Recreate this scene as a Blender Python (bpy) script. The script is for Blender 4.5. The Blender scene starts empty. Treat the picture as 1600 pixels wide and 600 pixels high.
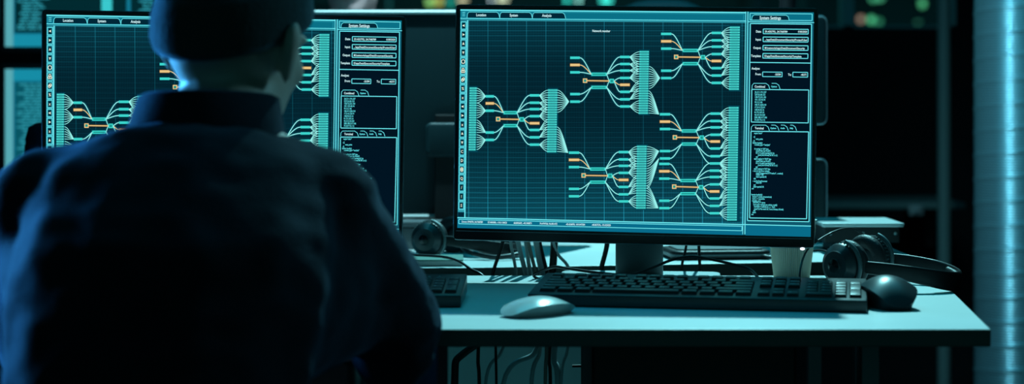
import bpy, bmesh, math, random
import numpy as np
from mathutils import Vector, Matrix, noise

random.seed(7)
D = bpy.data
SC = bpy.context.scene
COL = SC.collection
F, CX, HY, CZ = 2850.0, 800.0, 150.0, 1.02      # focal length (px), centre column, horizon row, eye height (m)
PI = math.pi


def P(px, py, d):
    """World point that the photograph's pixel shows at depth d (metres from the camera)."""
    return Vector(((px - CX) * d / F, d, CZ - (py - HY) * d / F))


def lin(c):
    return tuple(((v / 255) / 12.92 if v / 255 <= .04045 else ((v / 255 + .055) / 1.055) ** 2.4) for v in c)


# ------------------------------------------------------------------ materials
def mat(name, col, rough=.5, metal=0., spec=.5, bump=0., bscale=200., var=0., vscale=6., sheen=0., coat=0., tint=None):
    m = D.materials.new(name)
    m.use_nodes = True
    nt = m.node_tree
    b = nt.nodes['Principled BSDF']
    b.inputs['Base Color'].default_value = (*col, 1)
    b.inputs['Roughness'].default_value = rough
    b.inputs['Metallic'].default_value = metal
    b.inputs['Specular IOR Level'].default_value = spec
    b.inputs['Sheen Weight'].default_value = sheen
    b.inputs['Sheen Roughness'].default_value = .45
    if tint:
        b.inputs['Sheen Tint'].default_value = (*tint, 1)
    b.inputs['Coat Weight'].default_value = coat
    tc = nt.nodes.new('ShaderNodeTexCoord')
    if var:
        n = nt.nodes.new('ShaderNodeTexNoise')
        n.inputs['Scale'].default_value = vscale
        n.inputs['Detail'].default_value = 5
        r = nt.nodes.new('ShaderNodeValToRGB')
        r.color_ramp.elements[0].position = .3
        r.color_ramp.elements[1].position = .7
        r.color_ramp.elements[0].color = (*[c * (1 - var) for c in col], 1)
        r.color_ramp.elements[1].color = (*[min(1, c * (1 + var)) for c in col], 1)
        nt.links.new(tc.outputs['Object'], n.inputs['Vector'])
        nt.links.new(n.outputs['Fac'], r.inputs['Fac'])
        nt.links.new(r.outputs['Color'], b.inputs['Base Color'])
    if bump:
        n = nt.nodes.new('ShaderNodeTexNoise')
        n.inputs['Scale'].default_value = bscale
        n.inputs['Detail'].default_value = 3
        bp = nt.nodes.new('ShaderNodeBump')
        bp.inputs['Strength'].default_value = bump
        bp.inputs['Distance'].default_value = .002
        nt.links.new(tc.outputs['Object'], n.inputs['Vector'])
        nt.links.new(n.outputs['Fac'], bp.inputs['Height'])
        nt.links.new(bp.outputs['Normal'], b.inputs['Normal'])
    return m


def wave_mat(name, col, rough, metal, scale, strength, direction='Z', spec=.5, dist=.002, sheen=0.):
    m = mat(name, col, rough, metal, spec, sheen=sheen)
    nt = m.node_tree
    b = nt.nodes['Principled BSDF']
    tc = nt.nodes.new('ShaderNodeTexCoord')
    w = nt.nodes.new('ShaderNodeTexWave')
    w.bands_direction = direction
    w.inputs['Scale'].default_value = scale
    bp = nt.nodes.new('ShaderNodeBump')
    bp.inputs['Strength'].default_value = strength
    bp.inputs['Distance'].default_value = dist
    nt.links.new(tc.outputs['Object'], w.inputs['Vector'])
    nt.links.new(w.outputs['Fac'], bp.inputs['Height'])
    nt.links.new(bp.outputs['Normal'], b.inputs['Normal'])
    return m


def emit(name, rgb, s=1.0):
    m = D.materials.new(name)
    m.use_nodes = True
    nt = m.node_tree
    nt.nodes.clear()
    o = nt.nodes.new('ShaderNodeOutputMaterial')
    e = nt.nodes.new('ShaderNodeEmission')
    e.inputs['Color'].default_value = (*lin(rgb), 1)
    e.inputs['Strength'].default_value = s
    nt.links.new(e.outputs[0], o.inputs[0])
    return m


def glass_mat():
    m = D.materials.new('window_glass')
    m.use_nodes = True
    nt = m.node_tree
    nt.nodes.clear()
    o = nt.nodes.new('ShaderNodeOutputMaterial')
    t = nt.nodes.new('ShaderNodeBsdfTransparent')
    t.inputs['Color'].default_value = (.82, .92, .92, 1)
    g = nt.nodes.new('ShaderNodeBsdfGlossy')
    g.inputs['Roughness'].default_value = .02
    fr = nt.nodes.new('ShaderNodeFresnel')
    fr.inputs['IOR'].default_value = 1.45
    mx = nt.nodes.new('ShaderNodeMixShader')
    nt.links.new(fr.outputs[0], mx.inputs[0])
    nt.links.new(t.outputs[0], mx.inputs[1])
    nt.links.new(g.outputs[0], mx.inputs[2])
    nt.links.new(mx.outputs[0], o.inputs[0])
    return m


M = {
    'desk': mat('white_laminate', (.66, .70, .70), .42, spec=.4, var=.04, vscale=9),
    'edge': mat('dark_edge_band', (.075, .105, .10), .6, bump=.3, bscale=400),
    'black': mat('black_plastic', (.012, .014, .016), .45, spec=.35, bump=.1, bscale=600),
    'gloss': mat('gloss_black_plastic', (.006, .007, .009), .18, spec=.45),
    'soft': mat('black_leatherette', (.02, .022, .025), .5, spec=.5, bump=.4, bscale=300),
    'backshell': mat('grey_monitor_shell', (.010, .036, .044), .45, spec=.3, bump=.15, bscale=500),
    'rim': mat('satin_rim', (.30, .40, .44), .3, .7),
    'steel': mat('satin_dark_metal', (.11, .15, .16), .42, .25, bump=.06, bscale=300),
    'bright_steel': mat('brushed_steel', (.55, .6, .62), .3, .9),
    'base': mat('silver_painted_base', (.55, .62, .63), .35, .2),
    'key': mat('black_keycaps', (.028, .036, .04), .36, spec=.5),
    'legend': mat('key_legend_print', (.75, .85, .85), .5),
    'kbcase': mat('keyboard_case', (.03, .036, .04), .32, spec=.55),
    'mouse': mat('white_gloss_plastic', (.72, .76, .76), .22, spec=.5, coat=.5),
    'mouse_side': mat('grey_gloss_plastic', (.26, .32, .33), .3, spec=.5),
    'dmouse': mat('dark_satin_plastic', (.02, .035, .042), .34, spec=.55),
    'cup': wave_mat('ribbed_card', (.62, .56, .46), .8, 0, 1, 0, 'X', .2),
    'cup_in': mat('white_card', (.75, .74, .68), .7),
    'sweater': mat('navy_knit', (.010, .015, .022), .95, spec=.06, bump=.5, bscale=260, var=.15, vscale=14, sheen=.11, tint=(.25, .6, 1)),
    'beanie': mat('charcoal_knit', (.032, .044, .046), .95, spec=.08, bump=.6, bscale=220, sheen=.25, tint=(.4, .75, 1)),
    'skin': mat('skin', (.46, .36, .31), .5, spec=.35, bump=.15, bscale=250, var=.06, vscale=20),
    'jeans': mat('blue_denim', (.03, .06, .12), .9, spec=.1, bump=.5, bscale=500),
    'eye': mat('eye_white', (.30, .28, .27), .3),
    'shoe': mat('dark_shoe_leather', (.02, .02, .02), .5),
    'greytop': mat('grey_jersey', (.28, .32, .34), .9, spec=.1, bump=.4, bscale=250),
    'hair': mat('dark_hair', (.012, .010, .009), .5),
    'cable_black': mat('black_cable_rubber', (.010, .013, .015), .38, spec=.5),
    'cable_grey': mat('grey_cable_pvc', (.32, .38, .39), .5, spec=.4),
    'cable_warm': mat('beige_cable_pvc', (.25, .22, .19), .5, spec=.4),
    'duct': wave_mat('galvanised_duct', (.22, .46, .54), .30, .6, 48, .9, 'Z', .5, .0012),
    'wall': mat('dark_wall_paint', (.010, .014, .016), .9, spec=.1, bump=.2, bscale=60),
    'floor': mat('dark_carpet', (.014, .018, .02), .95, spec=.05, bump=.6, bscale=300),
    'ceil': mat('dark_ceiling', (.03, .035, .037), .9),
    'frame': mat('window_frame_paint', (.42, .55, .55), .6),
    'glass': glass_mat(),
    'post': mat('teal_steel_paint', (.10, .18, .18), .5),
    'chair': mat('grey_chair_fabric', (.16, .20, .21), .9, bump=.5, bscale=300),
    'pad': mat('green_card_cover', (.10, .22, .19), .7),
    'paper': mat('paper', (.6, .62, .6), .8),
    'box': mat('grey_card_box', (.10, .13, .14), .7),
    'white_cab': mat('pale_cabinet_enamel', (.58, .66, .68), .5, var=.05),
    'lid': mat('pale_aluminium_lid', (.62, .68, .69), .3, .25),
    'facade': mat('night_facade', (.02, .06, .07), .9, var=.3, vscale=.4),
}


def cup_bump():
    nt = M['cup'].node_tree
    for n in list(nt.nodes):
        if n.type in ('TEX_WAVE', 'BUMP'):
            nt.nodes.remove(n)


cup_bump()


# ------------------------------------------------------------------ mesh helpers
def obj(name, me, mats=None, parent=None, loc=None, smooth=False):
    if isinstance(me, bmesh.types.BMesh):
        bm = me
        me = D.meshes.new(name)
        bmesh.ops.recalc_face_normals(bm, faces=bm.faces)
        bm.to_mesh(me)
        bm.free()
    if mats is not None:
        for m in (mats if isinstance(mats, (list, tuple)) else [mats]):
            me.materials.append(M[m] if isinstance(m, str) else m)
    if smooth:
        sm(me, smooth)
    o = D.objects.new(name, me)
    COL.objects.link(o)
    if parent:
        o.parent = parent
    if loc is not None:
        o.location = loc
    return o


def sm(me, ang=40):
    me.polygons.foreach_set('use_smooth', [True] * len(me.polygons))
    if ang is not True:
        me.set_sharp_from_angle(angle=math.radians(ang))


def empty(name, loc=(0, 0, 0), rz=0.):
    o = D.objects.new(name, None)
    o.empty_display_size = .05
    COL.objects.link(o)
    o.location = loc
    o.rotation_euler = (0, 0, rz)
    return o


def tag(o, label=None, cat=None, group=None, kind=None):
    for k, v in (('label', label), ('category', cat), ('group', group), ('kind', kind)):
        if v:
            o[k] = v
    return o


def copy_tree(o, parent=None):
    c = o.copy()
    COL.objects.link(c)
    c.parent = parent
    for ch in o.children:
        copy_tree(ch, c)
    return c


def join(bm, other, mi=None):
    """append bmesh `other` into bm"""
    me = D.meshes.new('tmp')
    if mi is not None:
        for f in other.faces:
            f.material_index = mi
    other.to_mesh(me)
    other.free()
    bm.from_mesh(me)
    D.meshes.remove(me)
    return bm


def box(x0, x1, y0, y1, z0, z1, bev=0., seg=2):
    bm = bmesh.new()
    bmesh.ops.create_cube(bm, size=1)
    for v in bm.verts:
        v.co = Vector((x0 + (v.co.x + .5) * (x1 - x0), y0 + (v.co.y + .5) * (y1 - y0), z0 + (v.co.z + .5) * (z1 - z0)))
    if bev:
        bmesh.ops.bevel(bm, geom=bm.edges[:], offset=bev, segments=seg, profile=.5, affect='EDGES')
    return bm


def prism(poly, z0, z1, bev=0., seg=2):
    bm = bmesh.new()
    vs = [bm.verts.new((x, y, z0)) for x, y in poly]
    f = bm.faces.new(vs)
    r = bmesh.ops.extrude_face_region(bm, geom=[f])
    for v in r['geom']:
        if isinstance(v, bmesh.types.BMVert):
            v.co.z = z1
    bmesh.ops.recalc_face_normals(bm, faces=bm.faces)
    if bev:
        bmesh.ops.bevel(bm, geom=bm.edges[:], offset=bev, segments=seg, profile=.5, affect='EDGES')
    return bm


def rrect(w, h, r, n=5):
    pts = []
    for cx, cy, a0 in ((w / 2 - r, h / 2 - r, 0), (-w / 2 + r, h / 2 - r, 90), (-w / 2 + r, -h / 2 + r, 180), (w / 2 - r, -h / 2 + r, 270)):
        for i in range(n + 1):
            a = math.radians(a0 + 90 * i / n)
            pts.append((cx + r * math.cos(a), cy + r * math.sin(a)))
    return pts


def lathe(prof, n=40, cap=True):
    bm = bmesh.new()
    rings = []
    for r, z in prof:
        if r < 1e-6:
            rings.append([bm.verts.new((0, 0, z))])
        else:
            rings.append([bm.verts.new((r * math.cos(2 * PI * i / n), r * math.sin(2 * PI * i / n), z)) for i in range(n)])
    for a, b in zip(rings, rings[1:]):
        for i in range(n):
            j = (i + 1) % n
            if len(a) == 1 and len(b) == 1:
                continue
            if len(a) == 1:
                bm.faces.new((a[0], b[j], b[i]))
            elif len(b) == 1:
                bm.faces.new((a[i], a[j], b[0]))
            else:
                bm.faces.new((a[i], a[j], b[j], b[i]))
    if cap:
        for r in (rings[0], rings[-1]):
            if len(r) > 2:
                bm.faces.new(r)
    bmesh.ops.recalc_face_normals(bm, faces=bm.faces)
    return bm


def spline(pts, n=10):
    pts = [Vector(p) for p in pts]
    if len(pts) == 2:
        return [pts[0].lerp(pts[1], i / n) for i in range(n + 1)]
    q = [pts[0] * 2 - pts[1]] + pts + [pts[-1] * 2 - pts[-2]]
    out = []
    for i in range(1, len(q) - 2):
        p0, p1, p2, p3 = q[i - 1:i + 3]
        for k in range(n):
            t = k / n
            out.append(.5 * ((2 * p1) + (p2 - p0) * t + (2 * p0 - 5 * p1 + 4 * p2 - p3) * t * t + (3 * p1 - p0 - 3 * p2 + p3) * t ** 3))
    out.append(pts[-1])
    return out


def tube(pts, r, n=10, seg=10, smooth=True):
    path = spline(pts, seg) if smooth else [Vector(p) for p in pts]
    bm = bmesh.new()
    t = (path[1] - path[0]).normalized()
    up = Vector((0, 0, 1)) if abs(t.z) < .9 else Vector((1, 0, 0))
    u = t.cross(up).normalized()
    rings = []
    for i, p in enumerate(path):
        a = path[max(i - 1, 0)]
        b = path[min(i + 1, len(path) - 1)]
        t = (b - a)
        if t.length < 1e-9:
            t = Vector((0, 0, 1))
        t.normalize()
        u = (u - t * u.dot(t)).normalized()
        w = t.cross(u)
        rr = r(i / (len(path) - 1)) if callable(r) else r
        rings.append([bm.verts.new(p + u * (rr * math.cos(2 * PI * k / n)) + w * (rr * math.sin(2 * PI * k / n))) for k in range(n)])
    for a, b in zip(rings, rings[1:]):
        for k in range(n):
            j = (k + 1) % n
            bm.faces.new((a[k], a[j], b[j], b[k]))
    bm.faces.new(rings[0])
    bm.faces.new(rings[-1])
    bmesh.ops.recalc_face_normals(bm, faces=bm.faces)
    return bm


def xform(bm, m):
    bmesh.ops.transform(bm, matrix=m, verts=bm.verts)
    return bm


def ball(c, r, sub=3):
    """ellipsoid; r scalar or 3-vector"""
    bm = bmesh.new()
    bmesh.ops.create_icosphere(bm, subdivisions=sub, radius=1)
    r = (r, r, r) if isinstance(r, (int, float)) else r
    for v in bm.verts:
        v.co = Vector((v.co.x * r[0] + c[0], v.co.y * r[1] + c[1], v.co.z * r[2] + c[2]))
    return bm


def hull(*parts, sub=2):
    """convex hull of ellipsoids: (centre, radius) pairs"""
    bm = bmesh.new()
    for c, r in parts:
        join(bm, ball(c, r, sub))
    res = bmesh.ops.convex_hull(bm, input=bm.verts[:])
    bmesh.ops.delete(bm, geom=[v for v in bm.verts if not v.link_faces], context='VERTS')
    inner = [g for g in res['geom_interior'] if isinstance(g, bmesh.types.BMVert) and g.is_valid]
    if inner:
        bmesh.ops.delete(bm, geom=inner, context='VERTS')
    return bm


def fuse(bms, voxel=.006, smooth=6, factor=.5):
    """union of closed shapes as one continuous surface"""
    bm = bmesh.new()
    for b in bms:
        join(bm, b)
    me = D.meshes.new('tmp')
    bm.to_mesh(me)
    bm.free()
    o = D.objects.new('tmp', me)
    COL.objects.link(o)
    m = o.modifiers.new('r', 'REMESH')
    m.mode = 'VOXEL'
    m.voxel_size = voxel
    m.use_smooth_shade = True
    if smooth:
        s = o.modifiers.new('s', 'SMOOTH')
        s.iterations = smooth
        s.factor = factor
    dg = bpy.context.evaluated_depsgraph_get()
    res = D.meshes.new_from_object(o.evaluated_get(dg))
    D.objects.remove(o)
    D.meshes.remove(me)
    sm(res, True)
    return res


# ------------------------------------------------------------------ camera, world, lights
cam_d = D.cameras.new('camera')
cam = D.objects.new('camera', cam_d)
COL.objects.link(cam)
SC.camera = cam
cam.location = (0, 0, CZ)
cam.rotation_euler = (PI / 2, 0, 0)
cam_d.sensor_width = 36
cam_d.lens = F / 1600 * 36
cam_d.shift_y = -(300 - HY) / 1600
cam_d.clip_start = .05
cam_d.clip_end = 200
cam_d.dof.use_dof = True
cam_d.dof.focus_distance = 2.72
cam_d.dof.aperture_fstop = cam_d.lens / 1000 / .019

w = D.worlds.new('night')
SC.world = w
w.use_nodes = True
w.node_tree.nodes['Background'].inputs[0].default_value = (.012, .085, .088, 1)
w.node_tree.nodes['Background'].inputs[1].default_value = 1.1
SC.view_settings.view_transform = 'Standard'
SC.view_settings.look = 'None'
SC.view_settings.exposure = 0
SC.view_settings.gamma = 1
SC.view_settings.use_curve_mapping = False


def aim(o, target):
    o.rotation_euler = (Vector(target) - o.location).to_track_quat('-Z', 'Y').to_euler()


def light(name, typ, loc, target, energy, color, size=.1, size_y=None, spot=None, blend=.3, spread=None):
    l = D.lights.new(name, typ)
    o = D.objects.new(name, l)
    COL.objects.link(o)
    o.location = loc
    aim(o, target)
    l.energy = energy
    l.color = color
    if typ == 'AREA':
        l.size = size
        if size_y:
            l.shape = 'RECTANGLE'
            l.size_y = size_y
        if spread:
            l.spread = spread
    else:
        l.shadow_soft_size = size
    if typ == 'SPOT':
        l.spot_size = spot
        l.spot_blend = blend
    return o


light('ceiling_spot', 'SPOT', (.60, 4.45, 2.9), (.42, 2.70, .74), 430, (.34, .92, .97), .035, spot=math.radians(38), blend=.35)
light('rear_spot', 'SPOT', (-.25, 3.12, 2.9), (-.22, 3.42, 1.17), 260, (.45, .93, 1.0), .03, spot=math.radians(13), blend=.5)
light('ceiling_panel', 'AREA', (.2, 3.3, 2.9), (.2, 3.0, 0), 15, (.0, .64, .90), 2.4, 1.4)
light('blue_rim_light', 'AREA', (-1.62, 2.86, 1.05), (-.6, 1.95, .86), 14, (.05, .36, .85), .4, .4, spread=math.radians(60))  # added out of view for the blue rim, in place of monitor glow
light('right_cheek_fill', 'AREA', (1.7, 2.75, 1.75), (-.28, 2.0, 1.0), .22, (.25, .80, .95), .3, .3, spread=math.radians(26))  # added fill to lift the dark right cheek; no lamp stands there
light('colleague_fill', 'AREA', (-.15, 3.95, 2.1), (-.37, 4.42, 1.25), 5, (.5, .78, 1.0), .2, .2, spread=math.radians(60))  # added fill that brightens the colleague's face, without a fixture
light('duct_highlight', 'AREA', (.42, 3.45, 2.05), (1.27, 4.6, 1.0), 2.0, (.40, .88, 1.0), .02, 1.2, spread=math.radians(50))  # thin added source that draws the vertical highlight down the duct
light('under_desk_fill', 'AREA', (-.02, 2.75, .25), (.0, 3.4, .58), .10, (.12, .75, .85), .3, .1, spread=math.radians(100))  # added below the desk to brighten the modesty panel; no real lamp

# ------------------------------------------------------------------ the setting
def struct(name, bm, m):
    o = obj(name, bm, m)
    o['kind'] = 'structure'
    return o


WB = 6.6
struct('floor', box(-3.4, 2.4, -1.5, WB + .2, -.1, 0), 'floor')
struct('ceiling', box(-3.4, 2.4, -1.5, WB + .2, 3.0, 3.1), 'ceil')
struct('wall_left', box(-3.5, -3.4, -1.5, WB + .2, 0, 3), 'wall')
struct('wall_right', box(2.4, 2.5, -1.5, WB + .2, 0, 3), 'wall')
sill = P(0, 44, WB).z
wx0, wx1 = -1.9, P(1500, 0, WB).x
bm = box(-3.4, 2.4, WB, WB + .2, 0, sill)
join(bm, box(-3.4, wx0, WB, WB + .2, sill, 3))
join(bm, box(wx1, 2.4, WB, WB + .2, sill, 3))
join(bm, box(wx0, wx1, WB, WB + .2, 2.75, 3))
struct('wall_back', bm, 'wall')
win = struct('window_1', (lambda b: b)(box(wx0, wx1, WB + .10, WB + .108, sill, 2.75)), 'glass')
bm = bmesh.new()
for xa in (wx0, -.62, P(1322, 0, WB).x, wx1 - .04):
    join(bm, box(xa, xa + .04, WB + .06, WB + .15, sill, 2.75))
join(bm, box(wx0, wx1, WB + .06, WB + .15, sill, sill + .012))
join(bm, box(wx0, wx1, WB + .06, WB + .15, 2.71, 2.75))
obj('window_frame', bm, 'frame', win)

# steel post and wall shelf by the back wall
pole = obj('support_post', lathe([(.02, 0), (.02, 3.0)], 24), 'post', None, (P(1475, 0, 5.7).x, 5.7, 0), smooth=40)
tag(pole, 'slim teal steel post standing in front of the dark wall beside the window', 'post')
zz = P(0, 327, 6.0).z
shelf = empty('wall_shelf', (0, 6.0, zz))
tag(shelf, 'long dark shelf board along the black wall behind the headphones', 'shelf')
obj('board', box(.85, P(1510, 0, 6).x, .01, .42, 0, .022, .004), 'post', shelf)
for bx in (1.0, 1.42):
    obj('bracket', box(bx - .015, bx + .015, .20, .55, -.14, 0, .003), 'black', shelf)
clip = empty('cable_clip', P(1432, 329, 5.989))
tag(clip, 'small grey clip hanging from the edge of the dark wall shelf', 'clip')
obj('jaw', box(-.022, .022, .0, .0215, -.016, .018, .003), 'cable_grey', clip)
obj('lever', tube([(-.014, 0, -.012), (0, -.02, .0), (.014, 0, .012)], .004), 'cable_grey', clip)

# city outside the window
DC = 42.0
for i, (x0, x1, zt, dd, lab) in enumerate([(-14, -3.2, 4.9, DC, 'dark city block seen at night beyond the window behind the seated colleague'),
                                           (-3.0, 5.6, 6.0, DC + 2, 'dark city block at night beyond the window above the large screen'),
                                           (5.8, 14.5, 5.5, DC, 'dark teal city block with green lamps beyond the window beside the steel post')]):
    b = empty('distant_building', ((x0 + x1) / 2, dd, -6))
    tag(b, lab, 'building')
    hw = (x1 - x0) / 2
    obj('facade', box(-hw, hw, 1, 5, 0, zt + 6, .05), 'facade', b)
    obj('parapet', box(-hw - .15, hw + .15, .8, 5.2, zt + 6, zt + 6.25, .03), 'frame', b)
CITY = [  # px, py, half width px, half height px, colour, strength, what
    (1345, 30, 5, 5, (190, 150, 130), .95, 'pinkish round city light'),
    (1361, 31, 5.5, 5.5, (90, 200, 140), 1.15, 'green round city light'),
    (1373, 34, 5, 5, (60, 150, 110), .9, 'dim green round city light beside a brighter one'),
    (1441, 6, 5, 6, (90, 190, 130), 1.1, 'lone green round city light near the post'),
    (1364, -2, 5, 5, (80, 180, 130), 1.0, 'green city light high over the pink one'),
    (1375, -3, 5, 5, (90, 190, 140), 1.0, 'green city light high over the green pair'),
    (1434, 35, 5, 2, (70, 150, 120), .6, 'faint green city light low by the wall top'),
    (672, 3, 6, 7, (150, 200, 110), 1.3, 'yellow green city light over the rear monitor'),
    (686, 2, 6, 7, (190, 180, 90), 1.2, 'amber city light over the rear monitor'),
    (704, 4, 6, 6, (40, 170, 150), 1.0, 'teal city light over the corner of the rear monitor'),
    (723, 0, 7, 7, (220, 200, 160), 1.0, 'warm white city light over the large screen'),
    (785, -1, 9, 7, (220, 215, 180), 1.1, 'broad warm white city light over the large screen'),
    (768, 1, 2, 8, (210, 220, 230), 1.1, 'narrow white city light over the large screen'),
    (886, 0, 3, 9, (60, 225, 205), 1.3, 'narrow turquoise city light over the large screen'),
    (904, 0, 3, 9, (160, 240, 225), 1.2, 'narrow pale turquoise city light over the large screen'),
    (947, 0, 9, 9, (70, 235, 215), 1.2, 'broad turquoise city light over the large screen'),
]
for px, py, hw, hh, c, s, lab in CITY:
    dl = (DC + 3 if 640 < px < 1180 else DC + 1) - .235
    p = P(px, py, dl)
    k = dl / F
    o = empty('city_lamp', p)
    tag(o, lab + ' outside the window', 'light', 'city lights beyond the window')
    obj('lens', xform(lathe([(0, -.02), (.7, -.02), (.9, .0), (1, .03), (0, .03)], 20), Matrix.Rotation(PI / 2, 4, 'X') @ Matrix.Diagonal((hw * k, hh * k, .6, 1))), emit('lamp_glow', c, s * 1.35), o, smooth=30)
    obj('housing', xform(lathe([(0, -.25), (.9, -.25), (1.05, -.02), (0, -.02)], 20), Matrix.Translation((0, .02, 0)) @ Matrix.Rotation(PI / 2, 4, 'X') @ Matrix.Diagonal((hw * k, hh * k, 1, 1))), 'facade', o, smooth=30)


# ------------------------------------------------------------------ the spiral duct
def duct(R, H, pitch):
    bm = bmesh.new()
    n, step = 56, .005
    rows = int(H / step)
    prev = None
    for i in range(rows + 1):
        z = i * step
        ring = []
        for k in range(n):
            a = 2 * PI * k / n
            ph = (z / pitch - k / n) % 1.0
            d = min(ph, 1 - ph) * pitch
            r = R + (.0023 * math.cos(d / .005 * PI / 2) if d < .005 else 0)
            ring.append(bm.verts.new((r * math.cos(a), r * math.sin(a), z)))
        if prev:
            for k in range(n):
                bm.faces.new((prev[k], prev[(k + 1) % n], ring[(k + 1) % n], ring[k]))
        prev = ring
    return bm


RD = .105
o = obj('spiral_duct', duct(RD, 3.0, .06), 'duct', None, (P(1524, 0, 4.6).x + RD, 4.6, 0), smooth=True)
tag(o, 'tall ribbed galvanised metal duct column standing beyond the end of the white desk', 'duct')

# ------------------------------------------------------------------ desks
ZT = .74
TH = .0215


def desk(name, poly, label, legs, extra=None):
    r = empty(name, (0, 0, 0))
    tag(r, label, 'desk')
    cx = sum(p[0] for p in poly) / len(poly)
    cy = sum(p[1] for p in poly) / len(poly)
    bm = prism(poly, ZT - TH, ZT, .0015, 2)
    for f in bm.faces:
        f.material_index = 0 if f.normal.z > .7 else 1
    obj('desktop', bm, ['desk', 'edge'], r)
    for (x, y) in legs:
        obj('leg', box(x - .012, x + .012, y - .012, y + .012, 0, ZT - TH, .002), 'steel', r)
    if legs:
        y0 = min(l[1] for l in legs)
        y1 = max(l[1] for l in legs)
        xs = sorted({l[0] for l in legs})
        obj('crossbar', box(xs[0], xs[-1], y1 - .01, y1 + .01, ZT - TH - .045, ZT - TH - .012, .002), 'steel', r)
    return r


front = desk('work_desk', [(-1.35, 2.19), (.575, 2.19), (.662, 2.845), (-1.35, 2.845)],
             'white topped desk with dark front edge carrying the two lit monitors and keyboards',
             [(-1.28, 2.25), (-1.28, 2.78), (.462, 2.36), (.535, 2.76)])
bx = box(.105, .375, 2.40, 2.78, .47, ZT - TH - .002, .004)
obj('drawer_unit', bx, 'black', front)
backd = desk('facing_desk', [(-1.3, 2.93), (-.07, 2.975), (.70, 3.115), (.70, 3.86), (-1.3, 3.86)],
             'white topped desk behind the lit monitors carrying headphones and the rear monitor',
             [(-1.22, 3.0), (-1.22, 3.8), (.53, 3.20), (.66, 3.45)])
obj('modesty_panel', box(-.12, .14, 3.40, 3.42, .12, ZT - TH - .01, .003), 'white_cab', backd)


# ------------------------------------------------------------------ monitors
class Pose:
    def __init__(s, c, yaw, roll, pitch):
        s.M = Matrix.Translation(c) @ Matrix.Rotation(yaw, 4, 'Z') @ Matrix.Rotation(-pitch, 4, 'X') @ Matrix.Rotation(roll, 4, 'Y')
        s.I = s.M.inverted()

    def uv(s, px, py):
        """photo pixel -> metres on the screen plane of this monitor"""
        o = s.I @ Vector((0, 0, CZ))
        d = s.I.to_3x3() @ Vector(((px - CX) / F, 1, -(py - HY) / F))
        t = -o.y / d.y
        q = o + d * t
        return Vector((q.x, q.z))


MW, MH = .54, .3552
POSE_R = Pose((.182, 2.7317, .9761), -.108, .0152, -.022)
POSE_L = Pose((-.4332, 2.7446, .9666), .0669, .0158, -.071)

# screen colours
SM = {}
for k, c, s in [('cyan', (60, 214, 205), 1), ('curve', (150, 242, 236), 1), ('orange', (232, 196, 132), 1), ('tealsq', (25, 150, 140), 1),
                ('line', (106, 232, 240), 1), ('dimline', (34, 150, 168), 1), ('text', (205, 246, 250), 1), ('ctext', (96, 228, 236), 1),
                ('header', (10, 112, 134), 1), ('side', (52, 158, 172), 1), ('dark', (0, 40, 56), 1), ('panel', (1, 20, 34), 1),
                ('gap', (14, 104, 112), 1), ('glow', (0, 62, 78), 1), ('oglow', (70, 52, 30), 1), ('bar', (8, 108, 138), 1), ('cell', (72, 212, 206), 1), ('icon', (235, 240, 215), 1),
                ('panelframe', (14, 88, 108), 1), ('lineglow', (8, 84, 106), 1)]:
    SM[k] = emit('screen_' + k, c, s)


def grid_mat():
    m = D.materials.new('screen_grid')
    m.use_nodes = True
    nt = m.node_tree
    nt.nodes.clear()
    out = nt.nodes.new('ShaderNodeOutputMaterial')
    e = nt.nodes.new('ShaderNodeEmission')
    uvn = nt.nodes.new('ShaderNodeUVMap')
    sep = nt.nodes.new('ShaderNodeSeparateXYZ')
    nt.links.new(uvn.outputs[0], sep.inputs[0])

    def math_(op, a, b=None):
        n = nt.nodes.new('ShaderNodeMath')
        n.operation = op
        for i, v in enumerate((a, b)):
            if v is None:
                continue
            if isinstance(v, (int, float)):
                n.inputs[i].default_value = v
            else:
                nt.links.new(v, n.inputs[i])
        return n.outputs[0]

    def lines(sock, period, width):
        f = math_('FRACT', math_('DIVIDE', sock, period))
        return math_('LESS_THAN', f, width / period)

    X, Y = sep.outputs[0], sep.outputs[1]
    minor = math_('MAXIMUM', lines(X, 2.6, .8), lines(Y, 2.6, .8))
    mid = lines(Y, 7.9, .9)
    major = lines(X, 30.5, 1.0)
    # the screen's own wash: teal at the top and bottom of the work area, nearly black between
    top = math_('POWER', math_('SUBTRACT', 1.0, math_('MINIMUM', math_('DIVIDE', Y, 120.0), 1.0)), 1.7)
    bot = math_('POWER', math_('MAXIMUM', math_('DIVIDE', math_('SUBTRACT', Y, 170.0), 165.0), 0.0), 1.8)
    wash = math_('ADD', math_('MULTIPLY', top, .85), math_('MULTIPLY', bot, 1.0))
    g = math_('ADD', .028, math_('MULTIPLY', wash, .045))
    g = math_('ADD', math_('MULTIPLY', g, .32), math_('MULTIPLY', minor, math_('ADD', .017, math_('MULTIPLY', wash, .06))))
    g = math_('ADD', g, math_('MULTIPLY', mid, math_('ADD', .012, math_('MULTIPLY', wash, .10))))
    g = math_('ADD', g, math_('MULTIPLY', major, math_('ADD', .045, math_('MULTIPLY', wash, .13))))
    cm = nt.nodes.new('ShaderNodeCombineXYZ')
    nt.links.new(math_('MULTIPLY', g, .05), cm.inputs[0])
    nt.links.new(g, cm.inputs[1])
    nt.links.new(math_('ADD', math_('MULTIPLY', g, 1.42), .004), cm.inputs[2])
    nt.links.new(cm.outputs[0], e.inputs['Color'])
    nt.links.new(e.outputs[0], out.inputs[0])
    return m


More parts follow.
